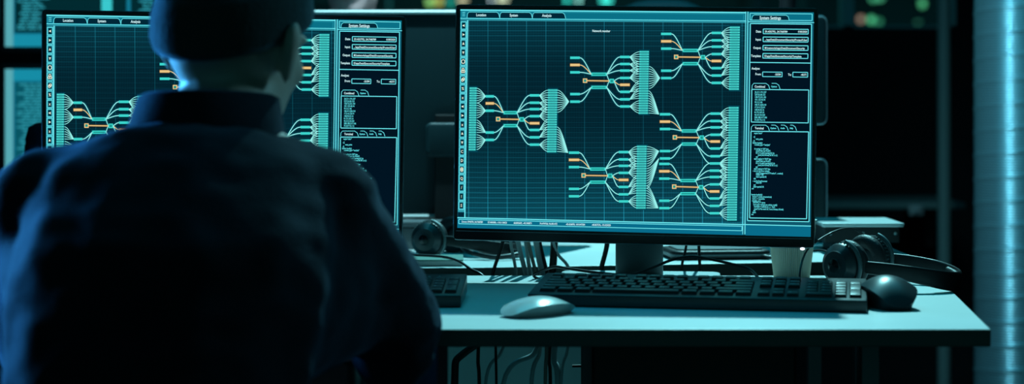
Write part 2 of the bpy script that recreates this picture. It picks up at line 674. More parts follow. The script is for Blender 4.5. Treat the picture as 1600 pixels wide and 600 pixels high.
class Screen:
    """Flat graphics of one display: coloured polygons laid in thin layers on the panel."""

    def __init__(s, pose=None, uv=None):
        s.bm = bmesh.new()
        s.uvl = s.bm.loops.layers.uv.new('UVMap')
        s.mats = []
        s.map = uv or (lambda x, y: pose.uv(x, y))

    def mi(s, k):
        m = SM[k] if isinstance(k, str) else k
        if m not in s.mats:
            s.mats.append(m)
        return s.mats.index(m)

    def poly(s, pts, k, layer, raw=False):
        vs = []
        for p in pts:
            q = Vector(p) if raw else s.map(*p)
            vs.append(s.bm.verts.new((q.x, -layer * .00012, q.y)))
        f = s.bm.faces.new(vs)
        f.material_index = s.mi(k)
        for l, p in zip(f.loops, pts):
            l[s.uvl].uv = (p[0], p[1])
        return f

    def quad(s, x0, y0, x1, y1, k, layer, sh=0.):
        """sh: slope of horizontal edges is carried by the caller's pixel coordinates"""
        return s.poly([(x0, y1), (x1, y1), (x1, y0), (x0, y0)], k, layer)

    def line(s, pts, wpx, k, layer, glow=None, gw=3.4):
        if glow:
            s.line(pts, wpx + gw, glow, layer - 4)
        pts = [Vector(p) for p in pts]
        L, Rr = [], []
        for i, p in enumerate(pts):
            t = (pts[min(i + 1, len(pts) - 1)] - pts[max(i - 1, 0)])
            if t.length < 1e-6:
                t = Vector((1, 0))
            t.normalize()
            n = Vector((-t.y, t.x)) * wpx / 2
            L.append(p + n)
            Rr.append(p - n)
        for i in range(len(pts) - 1):
            s.poly([tuple(L[i]), tuple(Rr[i]), tuple(Rr[i + 1]), tuple(L[i + 1])][::-1], k, layer)

    def curve(s, a, b, wpx, k, layer, glow=None, n=12, flat='end'):
        pts = []
        for i in range(n + 1):
            t = i / n
            q = (1 - (1 - t) ** 2.3) if flat == 'end' else t ** 2.3
            e = .55 * q + .45 * t * t * (3 - 2 * t)
            pts.append((a[0] + (b[0] - a[0]) * t, a[1] + (b[1] - a[1]) * e))
        s.line(pts, wpx, k, layer, glow)

    def frame(s, pts, wpx, k, layer, glow=None, gw=3.4):
        for a, b in zip(pts, pts[1:] + pts[:1]):
            s.line([a, b], wpx, k, layer, glow, gw)

    def text(s, t, px, py, h, k, layer, align='LEFT', stretch=.76, fit=None):
        cu = D.curves.new('t', 'FONT')
        cu.body = t
        cu.size = 1
        cu.align_x = align
        cu.resolution_u = 2
        cu.offset = .022 if h > 3 else .035
        o = D.objects.new('t', cu)
        COL.objects.link(o)
        dg = bpy.context.evaluated_depsgraph_get()
        me = D.meshes.new_from_object(o.evaluated_get(dg))
        D.objects.remove(o)
        D.curves.remove(cu)
        q = s.map(px, py)
        q2 = s.map(px, py - 10)
        upx = (q2 - q).length / 10
        sc = upx * h * 1.2
        if fit:
            xs = [v.co.x for v in me.vertices]
            stretch = fit * upx / ((max(xs) - min(xs)) * sc)
        mi = s.mi(k)
        idx = [s.bm.verts.new((q.x + v.co.x * sc * stretch, -layer * .00012, q.y + (v.co.y - .34) * sc)) for v in me.vertices]
        for p in me.polygons:
            try:
                f = s.bm.faces.new([idx[i] for i in p.vertices])
                f.material_index = mi
            except ValueError:
                pass
        D.meshes.remove(me)

    def build(s, name, parent, mtx):
        me = D.meshes.new(name)
        s.bm.normal_update()
        s.bm.to_mesh(me)
        s.bm.free()
        for m in s.mats:
            me.materials.append(m)
        o = obj(name, me, None, parent)
        o.matrix_local = mtx
        return o


def network_screen():
    S = Screen(POSE_R)
    # the four corners of the lit area, photo pixels: lx(t) etc. follow the lean of the panel
    TL, TR, BL, BR = (719.4, 14.3), (1271.6, 19.3), (714.7, 356.0), (1266.6, 370.0)
    S.poly([BL, BR, TR, TL], 'panelframe', 0)

    def rx(x, y):      # lean: x at row y for a vertical through (x, 20)
        return x - (y - 20) * .0142

    def ty(x):         # fall of the top lines
        return (x - 720) * .0095

    def by(x):         # fall of the bottom lines
        return (x - 717) * .0245
    # work area with its grid
    S.mats.append(grid_mat())
    S.poly([(725.5, 340), (1161.5, 340 + by(1161)), (1166, 31 + ty(1166)), (730, 31)], S.mats[-1], 1)
    # header
    S.poly([(719.4, 31), (1166, 31 + ty(1166)), (1166, 14.4 + ty(1166)), (719.4, 14.4)], 'header', 1)
    for y, wd, k in ((15.6, 2.0, 'line'), (28.6, 1.4, 'line'), (31.2, 1.2, 'side')):
        S.line([(719.5, y), (1166, y + ty(1166))], wd, k, 3)
    S.frame([(721, 18), (1162, 18 + ty(1162)), (1161.7, 28 + ty(1161)), (721, 28)], .8, 'dimline', 3)
    for i in range(3):
        S.line([(722.5, 19.5 + i * 2.6), (727, 19.5 + i * 2.6)], .9, 'line', 4)
    for x0, x1, t in ((730, 781, 'Location'), (781, 832, 'System'), (832, 884, 'Analysis')):
        yb, yt = 27.6 + ty(x0), 18.6 + ty(x0)
        pts = [(x0, yb), (x0 + .6, yt + 3), (x0 + 3, yt), (x1 - 5, yt + .3), (x1 - 1.8, yt + 2.5), (x1, yb + .3)]
        S.poly(pts[::-1] if False else [pts[0], pts[5], pts[4], pts[3], pts[2], pts[1]], 'dark', 4)
        S.line(pts, .9, 'line', 5)
        S.text(t, (x0 + x1) / 2 - 3.5, (yb + yt) / 2 + .1, 5.0, 'text', 6, 'CENTER')
    # tool strip
    S.poly([(715.6, 331), (727, 331.3), (730.2, 33), (719.6, 33)], 'side', 2)
    S.line([(730.8, 31), (726.4, 340)], 1.7, 'line', 3)
    S.poly([(715.6, 338.5), (725.6, 338.8), (725.8, 332), (715.8, 332)], 'dark', 2)
    sh = ['<', '>', 'u', 'd', 'O', '8', 'c', '%', 'x', '<', '>', 'x', 'u', 'd', 'C', 'D', '0', 'Q', '/', '!', 'S']
    for i, g in enumerate(sh):
        y = 40 + i * 14.05
        x = 724.6 - (y - 40) * .0128
        S.frame([(x - 4, y - 6), (x + 4, y - 6), (x + 4, y + 6), (x - 4, y + 6)], .9, 'line', 4)
        S.quad(x - 2.6, y - 4.6, x + 2.6, y + 4.6, 'dark', 4)
        if g in '<>ud':
            a = {'<': 180, '>': 0, 'u': -90, 'd': 90}[g]
            pts = [(x + 2.2 * math.cos(math.radians(a + q)), y + 2.6 * math.sin(math.radians(a + q))) for q in (0, 130, 230)]
            S.poly([pts[0], pts[2], pts[1]], 'icon', 6)
        elif g in 'Oc80':
            cs = {'O': [(0, 0, 2.6)], 'c': [(-.6, .8, 1.7), (.8, -.9, 1.7)], '8': [(0, -1.9, 1.5), (-1.4, 1.4, 1.5), (1.4, 1.4, 1.5)], '0': [(0, -1, 1.8), (0, 1, 1.8)]}[g]
            for (dx, dy, r) in cs:
                S.line([(x + dx + r * math.cos(q * PI / 6), y + dy + r * 1.15 * math.sin(q * PI / 6)) for q in range(13)], 1.1, 'icon', 6)
        else:
            S.text({'%': '%', 'x': 'x', 'D': 'D', 'S': 'S'}.get(g, g), x, y, 5.4, 'icon', 6, 'CENTER')
    # status bar
    S.poly([BL, (1161, 367.4), (1161.6, 351.5), (714.9, 341)], 'bar', 1)
    for y, wd, k in ((340, 1.6, 'line'),):
        S.line([(714.9, y), (1161.6, y + by(1161))], wd, k, 3)
    S.frame([(717, 342.6), (1159.4, 342.6 + by(1159)), (1159.2, 349.6 + by(1159)), (717, 349.4)], 1.1, 'line', 3)
    xt = 721.5
    for t in ('Down: 594570, 24.768789', '57.400080, -118.118433', '68.805659, -40.340871', '74.479750, 96.801472', '-45.626878, 169.047584', '-48.837576, -70.423028'):
        S.text(t, xt, 346.1 + by(xt), 3.4, 'text', 5)
        xt += 40.6
    # divider
    for dx, wd in ((0, 1.1), (3.4, 1.5)):
        S.line([(1165.2 + dx, 17.5), (1160.4 + dx, 366)], wd, 'line', 4, 'lineglow', 2)
    # settings column
    S.poly([(1164.6, 369.8), (1266.6, 370), (1267, 352.4), (1164.8, 351.5)], 'bar', 1)
    S.line([(1161, 350.6), (1267, 353.2)], 1.4, 'line', 4)
    S.poly([(1169.5, 33), (1271.3, 34), (1271.6, 19.3), (1169.6, 18.5)], 'header', 2)
    S.frame([(1172, 20.8), (1269, 21.8), (1268.8, 32.2), (1171.8, 31.4)], 1.1, 'line', 4)
    S.line([(1168, 34), (1272, 35.4)], 1.2, 'line', 4)
    pts = [(1174.5, 31), (1175.2, 26), (1178.5, 23.3), (1228, 23.8), (1231.5, 26), (1233, 31.6)]
    S.poly([pts[0], pts[5], pts[4], pts[3], pts[2], pts[1]], 'dark', 5)
    S.line(pts, .9, 'line', 6)
    S.text('System Settings', 1203.5, 28, 5.8, 'text', 7, 'CENTER')
    S.poly([(1168.2, 345.5), (1264.2, 347.5), (1268.6, 37.5), (1172.6, 36.6)], 'panel', 3)
    S.frame([(1172.4, 36.8), (1268, 37.8), (1264, 346.4), (1167.9, 344.6)], 1.4, 'line', 5, 'lineglow', 2)
    fy = [(49.2, 'Date:', '59.435792, 24.768789', '0180/2020', 0), (61.7, 'Input:', '...\\appData\\Document\\Security\\Protect\\User', None, 2),
          (74.8, 'Output:', 'M:\\networks\\app\\Data\\Document\\Security', None, 1), (87.4, 'Template:', 'E:\\appData\\Execute\\Security\\Template', None, 1)]
    for y, lab, t, t2, al in fy:
        e = (y - 49) * .014
        S.text(lab, 1189.6 - e, y, 4.2, 'text', 7, 'RIGHT')
        S.frame([(1192.6 - e, y - 3.9), (1262.8 - e, y - 3.3), (1262.7 - e, y + 4), (1192.5 - e, y + 3.4)], 1.2, 'line', 6, 'lineglow', 1.6)
        S.text(t, 1195 - e, y + .1, 3.6, 'text', 7, 'LEFT', fit={0: 35, 2: 66, 1: 62}[al] - (5 if t[0] == 'E' else 0))
        if t2:
            S.text(t2, 1261 - e, y + .5, 3.6, 'text', 7, 'RIGHT', fit=14)
    S.line([(1171.8, 97.4), (1266.5, 98.6)], 1.3, 'line', 5)
    S.text('Analyze:', 1174.4, 106.8, 4.2, 'text', 7)
    S.text('From:', 1189.4, 115.8, 4.2, 'text', 7, 'RIGHT')
    S.frame([(1191.6, 112.4), (1222, 112.8), (1221.9, 120), (1191.5, 119.6)], 1.1, 'line', 6)
    S.text('-26384', 1220, 116.3, 3.6, 'text', 7, 'RIGHT')
    S.text('To:', 1236.6, 116.6, 4.2, 'text', 7, 'RIGHT')
    S.frame([(1238.8, 112.8), (1262, 113.1), (1261.9, 120.6), (1238.7, 120.2)], 1.1, 'line', 6)
    S.text('-46371', 1260.4, 116.8, 3.6, 'text', 7, 'RIGHT')

    def tabs(x0, y0, y1, widths, names):
        x = x0
        for i, (wd, nm) in enumerate(zip(widths, names)):
            pts = [(x - (4 if i else 0), y1), (x + .5, y0 + 3), (x + 3, y0), (x + wd - 6, y0 + .1), (x + wd - 2, y0 + 3), (x + wd, y1 + .2)]
            if i:
                pts = pts[2:]
            S.line(pts, .9, 'line', 6)
            S.text(nm, x + wd / 2 - 1.5, (y0 + y1) / 2 + .6, 4.2 if i == 0 else 3.0, 'text' if i == 0 else 'ctext', 7, 'CENTER')
            x += wd
    tabs(1174.8, 130.2, 139, (28, 16), ('Combined', 'Options'))
    S.frame([(1174.6, 139.6), (1263.6, 140.6), (1262.8, 192), (1173.9, 190.6)], 1.3, 'line', 6, 'lineglow', 1.8)
    ips = ['26.211.191.237', '229.56.68.123', '128.73.231.181', '181.123.45.94', '93.2.2.146', '186.41.228.218', '17.214.122.41', '168.42.52.16', '8.173.169.10', '46.215.35.225', '208.188.217.186', '75.227.76.112']
    for i, t in enumerate(ips):
        S.text(t, 1179.2 - i * .05, 143.8 + i * 3.94, 3.2, 'ctext', 7)
    tabs(1173.6, 195.4, 203.8, (28.5, 15, 14.5, 13), ('Terminal', 'Options', 'Audio', 'Help'))
    S.frame([(1173.4, 205), (1263.4, 206), (1260.2, 341.8), (1171.2, 340.4)], 1.4, 'line', 6, 'lineglow', 1.8)
    code = [(208, 1178, 'require "string"'), (213.6, 1177, '--[['), (217, 1181, 'entry_points'), (219.9, 1176.5, '--]]'), (223, 1176, 'function handle(r)'),
            (226, 1178.8, 'r.content_type = "text/plain"'), (232.4, 1178.6, "if r.method == 'GET' then"), (235.5, 1181, 'r:puts("Hello Lua World!")'),
            (238.7, 1181, 'for k, v in pairs( r:parseargs() ) do'), (242, 1184, 'r:puts( string.format("%s: %s", k, v) )'), (244.9, 1181, 'end'),
            (248, 1178.2, "elseif r.method == 'POST' then"), (251.4, 1181, 'r:puts("Hello Lua World!")'), (254.6, 1181, 'for k, v in pairs( r:parsebody() ) do'),
            (257.8, 1184, 'r:puts( string.format("%s: %s", k, v) )'), (260.6, 1180.6, 'end'), (263.6, 1178, "elseif r.method == 'PUT' then"),
            (266.7, 1176, '-- use our own Error contents'), (270.2, 1181, 'r:puts("Unsupported HTTP method" .. r.method)'), (272.8, 1181, 'r.status = 405'),
            (276, 1181, 'return apache2.OK'), (278.8, 1177.6, 'else'), (282.6, 1176, '-- use the ErrorDocument'), (285.3, 1181, 'return 501'),
            (288.8, 1177.4, 'end'), (291.5, 1177, 'return apache2.OK'), (294.3, 1174.5, 'end'),
            (303.8, 1174, 'function handler2(r)'), (307, 1175.5, 'local str = content_document.body'), (310.2, 1175.5, 'local l_r = request.line'),
            (313.4, 1175, 'r.headers_out, r'), (316, 1176.5, 'local form, n = r:parse'), (319.4, 1177, 'local result = iterate(r.env, tabular, r.notify)'),
            (322.6, 1178, 'local fields = r:addcol(r.uri .. n .. "line")'), (326.2, 1178, 'r:puts("<p>The result: %s", Found, Formats, Ok.html)'), (328.8, 1177, 'end'), (331.5, 1175.5, 'return'), (334.6, 1174, 'end')]
    for y, x, t in code:
        S.text(t, x, y, 2.9, 'ctext', 7, 'LEFT', .60)
    S.text('Network monitor', 925.5, 48.2, 4.2, 'text', 7)

    # the node network
    def tagbar(x0, x1, y, k='cyan'):
        S.quad(x0 - .8, y - 2.9, x1 + .8, y + 2.9, 'oglow' if k == 'orange' else 'glow', 3)
        S.quad(x0, y - 1.9, x1, y + 1.9, k, 9)

    def stack(x0, x1, y0, y1, n):
        S.quad(x0 - 1.2, y0 - 1.5, x1 + 1.6, y1 + 1.5, 'glow', 3)
        h = (y1 - y0) / n
        ys = []
        lean = (y1 - y0) * .016
        for i in range(n):
            y = y0 + (i + .5) * h
            dx = -lean * i / n
            S.quad(x0 + dx, y - h * .5, x1 + dx, y + h * .5, 'gap', 8)
            S.quad(x0 + dx, y - h * .33, x1 + dx, y + h * .33, 'cell', 10)
            S.line([(x0 + dx + 2.5, y), (x1 + dx - 2.5, y)], .5, 'tealsq', 11)
            ys.append(y)
        return ys

    def sq(x, y, k):
        S.quad(x - 3.4, y - 3.5, x + 3.4, y + 3.5, k, 10)
        S.quad(x - 1.9, y - 2.0, x + 1.9, y + 2.0, 'tealsq', 12)

    def fan(x0, y0, x1, ys, k='curve'):
        for y in ys:
            n = 9
            S.line([(x0 + (x1 - x0) * i / n, y0 + (y - y0) * (.7 * (1 - (1 - i / n) ** 2.0) + .3 * (i / n) ** 2 * (3 - 2 * i / n))) for i in range(n + 1)], .9, k, 7)

    def module(tin, yin, hub, yu, yl, s1, s2, tout, yout, stk, ys, f):
        for i, y in enumerate(yin):
            k = 'orange' if len(yin) == 5 and i == 1 or len(yin) == 4.5 else 'cyan'
            tagbar(tin[0], tin[1], y, k)
            S.curve((tin[1], y), (hub[0], yu if i < 3 else yl), 1.35, 'orange' if k == 'orange' else 'curve', 6, 'glow', flat='start')
        for y in (yu, yl):
            S.quad(hub[0] - 1.5, y - 4, hub[1] + 1.5, y + 4, 'glow', 3)
            S.quad(hub[0], y - 2.5, hub[1], y + 2.5, 'cyan', 9)
            S.quad(hub[0] + 2, y - 1, hub[1] - 2, y + 1, 'tealsq', 10)
        S.line([(s1[0] + 3, s1[1]), (s2[0] - 4, s2[1])], 1.7, 'orange', 8, 'oglow', 2)
        sq(s1[0], s1[1], 'orange')
        sq(s2[0], s2[1], 'cyan')
        for y in (yu, yl):
            S.curve((hub[1], y), (s2[0] - 3, s2[1]), 1.1, 'curve', 6, 'glow')
        for i, y in enumerate(yout):
            a = (hub[1], yu) if i < 3 else ((hub[1], yl) if i > 5 else (s2[0] + 3.4, s2[1]))
            S.curve(a, (tout[0], y), 1.35, 'orange' if i == 4 else 'curve', 6, 'glow')
            tagbar(tout[0], tout[1], y, 'orange' if i == 4 else 'cyan')
        for i, (a, b) in enumerate(f):
            if a is None:
                continue
            fan(tout[1], yout[i], stk, ys[a:b])
    FAN = [(0, 7), (4, 9), (6, 10), (7, 14), (None, None), (12, 17), (15, 20), (20, 26)]
    # left module: its own rack of nodes feeds it
    ysl = stack(734, 745, 136, 235.5, 26)
    for y0, a, b in ((150.5, 0, 7), (173, 6, 13), (207, 13, 19), (218.5, 19, 26)):
        fan(759, y0, 745, ysl[a:b])
    ysA = stack(856.5, 871, 139, 238.5, 26)
    module((759, 772), (150.5, 161.5, 173, 207, 218.5), (787, 808), 176, 196.3, (778.5, 186), (815.5, 186.5), (828, 843), (149, 160.5, 170.5, 181.5, 192.5, 203, 214.5, 226), 856.5, ysA, FAN)
    ysB = stack(999.5, 1014, 79, 178.5, 26)
    module((891, 906), (90.3, 101.5, 113, 147, 158.8), (924, 948), 116, 136.5, (914.3, 126), (956, 126.5), (969, 984), (89, 100, 110.3, 121.8, 132.5, 143.5, 155.2, 166.3), 999.5, ysB, FAN)
    ysC = stack(995.5, 1010.5, 227, 326.5, 26)
    module((889, 905), (238.5, 249.7, 261, 295, 306.5), (922, 946), 264, 284.5, (912, 274), (953.5, 274.5), (967, 982), (237.5, 249, 259, 270, 281, 292, 303.5, 314.5), 995.5, ysC, FAN)
    ysD = stack(1140.5, 1156, 41, 141, 26)
    module((1033, 1049), (53, 64.5, 76, 110.5, 122), (1066.5, 1090.5), 78.8, 99.5, (1056.5, 89), (1098.5, 89.5), (1112, 1127), (51.5, 63, 73, 84.5, 95.3, 106.5, 118, 129.5), 1140.5, ysD, FAN)
    ysE = stack(1138.8, 1154, 166.5, 345, 46)
    module((1031, 1047), (178.5, 190, 201.5, 236, 247.5), (1065, 1088), 204.5, 225, (1054.5, 214.5), (1096.5, 215), (1110, 1125), (177.5, 189, 199, 210.5, 221, 232, 244, 255.3), 1138.6, ysE[:27], FAN)
    module((1030, 1046), (256, 267.5, 279, 313.5, 325), (1063, 1087), 282, 302.5, (1053.5, 291.5), (1095.5, 292.5), (1109, 1124), (255.3, 266.5, 276.5, 288, 299, 310, 321.5, 333), 1137.2, ysE[20:], FAN)
    # runs between the modules
    fan(889, 158.8, 871, ysA[0:10])
    fan(887.5, 238.5, 870.5, ysA[15:26])
    fan(1031, 122, 1014, ysB[6:16])
    fan(1029.5, 178.5, 1013.5, ysB[16:26])
    fan(1029.5, 236, 1011, ysC[0:9])
    fan(1029.5, 247.5, 1010.5, ysC[9:18])
    fan(1028.5, 325, 1010, ysC[16:26])
    return S


def monitor_parts(root, pose, screen_obj=None):
    """panel of a thin monitor: root stands on the desk under it"""
    Lm = root.matrix_world.inverted() @ pose.M if False else (Matrix.Translation(root.location) @ Matrix.Rotation(root.rotation_euler.z, 4, 'Z')).inverted() @ pose.M

    def put(name, bm, m, smooth=None):
        o = obj(name, bm, m, root, smooth=smooth)
        o.matrix_local = Lm
        return o
    toXZ = Matrix.Rotation(PI / 2, 4, 'X')
    sh = xform(prism(rrect(MW, MH, .006), -.022, -.0012, .0015), toXZ)
    put('housing', sh, 'gloss', 35)
    bulge = xform(prism(rrect(MW * .62, MH * .6, .03), -.05, -.02, .012, 3), toXZ)
    put('rear_cover', bulge, 'black', 35)
    # silver edge strip running round the panel
    bm = bmesh.new()
    join(bm, tube([(x, 0.0, z) for x, z in [p for p in rrect(MW, MH, .006)] + [rrect(MW, MH, .006)[0]]], .0009, 6, smooth=False))
    put('edge_trim', bm, 'rim')
    q = [pose.uv(*c) for c in ((719.4, 14.3), (1271.6, 19.3), (714.7, 356.0), (1266.6, 370.0))] if pose is POSE_R else None
    bz = bmesh.new()
    x0, x1, zb, zt = SCR
    for a in ((-MW / 2 + .001, x0, -MH / 2 + .001, MH / 2 - .001), (x1, MW / 2 - .001, -MH / 2 + .001, MH / 2 - .001), (x0, x1, -MH / 2 + .001, zb), (x0, x1, zt, MH / 2 - .001)):
        join(bz, box(a[0], a[1], -.0016, -.0002 + .001, a[2], a[3]))
    put('bezel', bz, 'gloss')
    put('chin_seam', box(-MW / 2 + .004, MW / 2 - .004, -.0022, -.001, zb - .0035, zb - .0028), 'rim')
    lp = (MW / 2 - .017, -MH / 2 - .0015)
    put('power_light', ball((lp[0], -.002, lp[1]), (.0036, .002, .0022), 2), emit('power_led', (235, 240, 255), 2.2), True)
    return Lm


q = [POSE_R.uv(*c) for c in ((719.4, 14.3), (1271.6, 19.3), (714.7, 356.0), (1266.6, 370.0))]
SCR = (min(q[0].x, q[2].x), max(q[1].x, q[3].x), min(q[2].y, q[3].y), max(q[0].y, q[1].y))


def stand(root, neck_z):
    obj('stand_neck', box(-.036, .036, .030, .046, .004, neck_z, .004), 'steel', root, smooth=30)
    obj('stand_hinge', box(-.03, .03, .012, .05, neck_z - .05, neck_z, .006), 'black', root, smooth=30)
    obj('stand_base', xform(prism(rrect(.245, .17, .02, 6), 0, .007, .002), Matrix.Translation((0, .03, 0))), 'base', root, smooth=30)


rm = empty('monitor', (.1895, 2.735, ZT), -.108)
tag(rm, 'large lit monitor showing a teal node network, on its stand above the black keyboard', 'monitor')
L_R = monitor_parts(rm, POSE_R)
stand(rm, .24)
scr = network_screen().build('screen', rm, L_R @ Matrix.Translation((0, -.0006, 0)))
lm = empty('monitor', (-.43, 2.75, ZT), .0669)
tag(lm, 'lit monitor partly hidden by the seated person in the beanie', 'monitor')
L_L = monitor_parts(lm, POSE_L)
stand(lm, .24)
s2 = obj('screen', scr.data, None, lm)
s2.matrix_local = L_L @ Matrix.Translation((0, -.0006, 0))


# ------------------------------------------------------------------ stacked monitors at the far left
def code_screen(W, H, seed, variant):
    rnd = random.Random(seed)
    S = Screen(uv=lambda x, y: Vector((x - W / 2, H / 2 - y)))
    S.map = lambda x, y: Vector((x - W / 2, H / 2 - y))
    e1, e2, e3 = emit('code_wash', (18, 118, 144)), emit('code_strip', (86, 168, 178)), emit('code_bar', (22, 140, 165))
    e4, e5, e6 = emit('code_dark', (8, 84, 98) if variant else (2, 42, 48)), emit('code_text', (44, 148, 164)), emit('code_block', (58, 200, 205))
    S.quad(0, 0, W, H, e1, 0)
    S.quad(0, 0, .020, H, e2, 1)
    S.quad(.020, 0, W, .028, e3, 1)
    S.quad(.020, H - .030, W, H, e3, 1)
    S.quad(.024, .032, .215 if variant else .30, H - .034, e4, 2)
    S.quad(.31, .032, W - .02, H - .034, e4, 2)
    if not variant:
        S.quad(.238, .02, .264, H - .034, e6, 3)
    y = .036
    while y < H - .045:
        x = .03 + rnd.choice((0, .006, .012, .018))
        while x < (.10 if variant else .085):
            wd = rnd.uniform(.008, .03)
            S.quad(x, y, min(x + wd, .20), y + .0042, e5, 4)
            x += wd + .004
        if rnd.random() < .9:
            x = .32 + rnd.choice((0, .01, .02))
            for _ in range(rnd.randint(1, 4)):
                wd = rnd.uniform(.01, .04)
                S.quad(x, y, min(x + wd, W - .03), y + .004, e5, 4)
                x += wd + .005
        y += .0075
    return S


def flat_monitor(root, cz, W, H, bez, screen, tag_front=True):
    toXZ = Matrix.Rotation(PI / 2, 4, 'X')
    T = Matrix.Translation((0, 0, cz))
    obj('housing', xform(prism(rrect(W + 2 * bez, H + 2 * bez, .008), -.03, 0, .002), T @ toXZ), 'black', root, smooth=35)
    obj('rear_cover', xform(prism(rrect(W * .6, H * .6, .03), -.055, -.028, .01, 3), T @ toXZ), 'black', root, smooth=35)
    if screen:
        screen.build('screen', root, T @ Matrix.Translation((0, -.0012, 0)))


D4 = 4.5
k4 = D4 / F
tb = empty('side_table', (0, 0, 0))
tag(tb, 'dark table under the stacked pair of monitors beyond the shoulder of the seated person', 'table')
ztab = .66
obj('tabletop', box(-1.75, -.62, 4.25, 4.95, ztab - .03, ztab, .003), 'steel', tb)
for x in (-1.7, -.68):
    for y in (4.3, 4.9):
        obj('leg', box(x - .02, x + .02, y - .02, y + .02, 0, ztab - .03, .003), 'black', tb)
xl = P(8, 0, D4).x
MWs, MHs = .56, .315
st = empty('twin_monitor_stand', (xl + MWs / 2, D4 + .10, ztab))
tag(st, 'black column stand holding two stacked monitors on the dark table', 'stand')
obj('base', xform(prism(rrect(.32, .24, .03, 5), 0, .012, .003), Matrix.Identity(4)), 'black', st)
obj('column', lathe([(.02, .01), (.02, .80)], 20), 'black', st, smooth=40)
for zc in (P(0, 108, D4).z - MHs / 2, P(0, 73, D4).z + MHs / 2):
    obj('arm', box(-.02, .02, -.044, .0, zc - ztab - .03, zc - ztab + .03, .004), 'black', st)
for i, (zc, lab) in enumerate(((P(0, 108, D4).z - MHs / 2, 'lower of two stacked screens full of code behind the thermos'), (P(0, 73, D4).z + MHs / 2, 'upper of two stacked screens full of code, cut by the top of the frame'))):
    mroot = empty('stacked_monitor', (xl + MWs / 2, D4, zc - MHs / 2 - .016))
    tag(mroot, lab, 'monitor', 'stacked monitors')
    flat_monitor(mroot, MHs / 2 + .016, MWs, MHs, .013, code_screen(MWs, MHs, 3 + i, i == 0))

# ------------------------------------------------------------------ the rear monitor, back to the camera, and its two neighbours
DB = 3.42
kb = DB / F


def turned_monitor(name, px0, px1, py0, py1, d, label, group=None, bump_px=None, foot=True, trim=None):
    w, h = (px1 - px0) * d / F, (py1 - py0) * d / F
    c = P((px0 + px1) / 2, (py0 + py1) / 2, d)
    base = c.z - h / 2 - ZT
    r = empty(name, (c.x, d, ZT))
    tag(r, label, 'monitor', group)
    toXZ = Matrix.Rotation(PI / 2, 4, 'X')
    T = Matrix.Translation((0, 0, c.z - ZT))
    bm = xform(prism(rrect(w, h, .012), -.03, 0, .006, 3), T @ toXZ)
    obj('rear_shell', bm, 'backshell', r, smooth=35)
    obj('screen', xform(prism(rrect(w - .02, h - .02, .004), -.0315, -.0300), T @ toXZ), emit('rear_screen', (120, 165, 195), 2.5), r)
    if trim:
        pts = rrect(w, h, .012)
        obj('edge_trim', tube([(x, -.0005, z + c.z - ZT) for x, z in pts + pts[:1]], .0045 if trim == 'base' else .0016, 6, smooth=False), trim, r)
    obj('mount_box', xform(prism(rrect(.075, .065, .012), 0, .03, .006, 3), Matrix.Translation((0 if bump_px is None else bump_px * d / F, 0, P(0, 218, d).z - ZT)) @ toXZ), 'backshell', r, smooth=35)
    if foot:
        obj('stand_neck', box(-.03, .03, -.022, -.008, .006, c.z - ZT, .003), 'black', r)
        obj('stand_base', xform(prism(rrect(.24, .16, .02), 0, .008, .002), Matrix.Identity(4)), 'black', r)
    return r


turned_monitor('rear_monitor', 478, 932, 19, 338, DB, 'dark back of a monitor on the facing desk between the two lit screens', bump_px=-8, trim='base')  # broad silver trim added so the top edge shows a highlight
ar = empty('twin_monitor_stand', (P(1235, 0, 3.52).x, 3.56, ZT))
tag(ar, 'black column stand behind the large lit monitor holding two small turned screens', 'stand')
obj('base', prism(rrect(.2, .16, .02), 0, .01, .003), 'black', ar)
obj('column', lathe([(.016, .008), (.016, .50)], 20), 'black', ar, smooth=40)
for (a, b, lab) in ((25, 194, 'taller of two dark turned screens peeking out beside the large lit monitor'), (248, 344, 'shorter dark turned screen peeking out beside the large lit monitor, over the headphones')):
    t = turned_monitor('turned_screen', 1168, 1292, a, b, 3.5, lab, 'dark turned screens', foot=False, trim='rim')

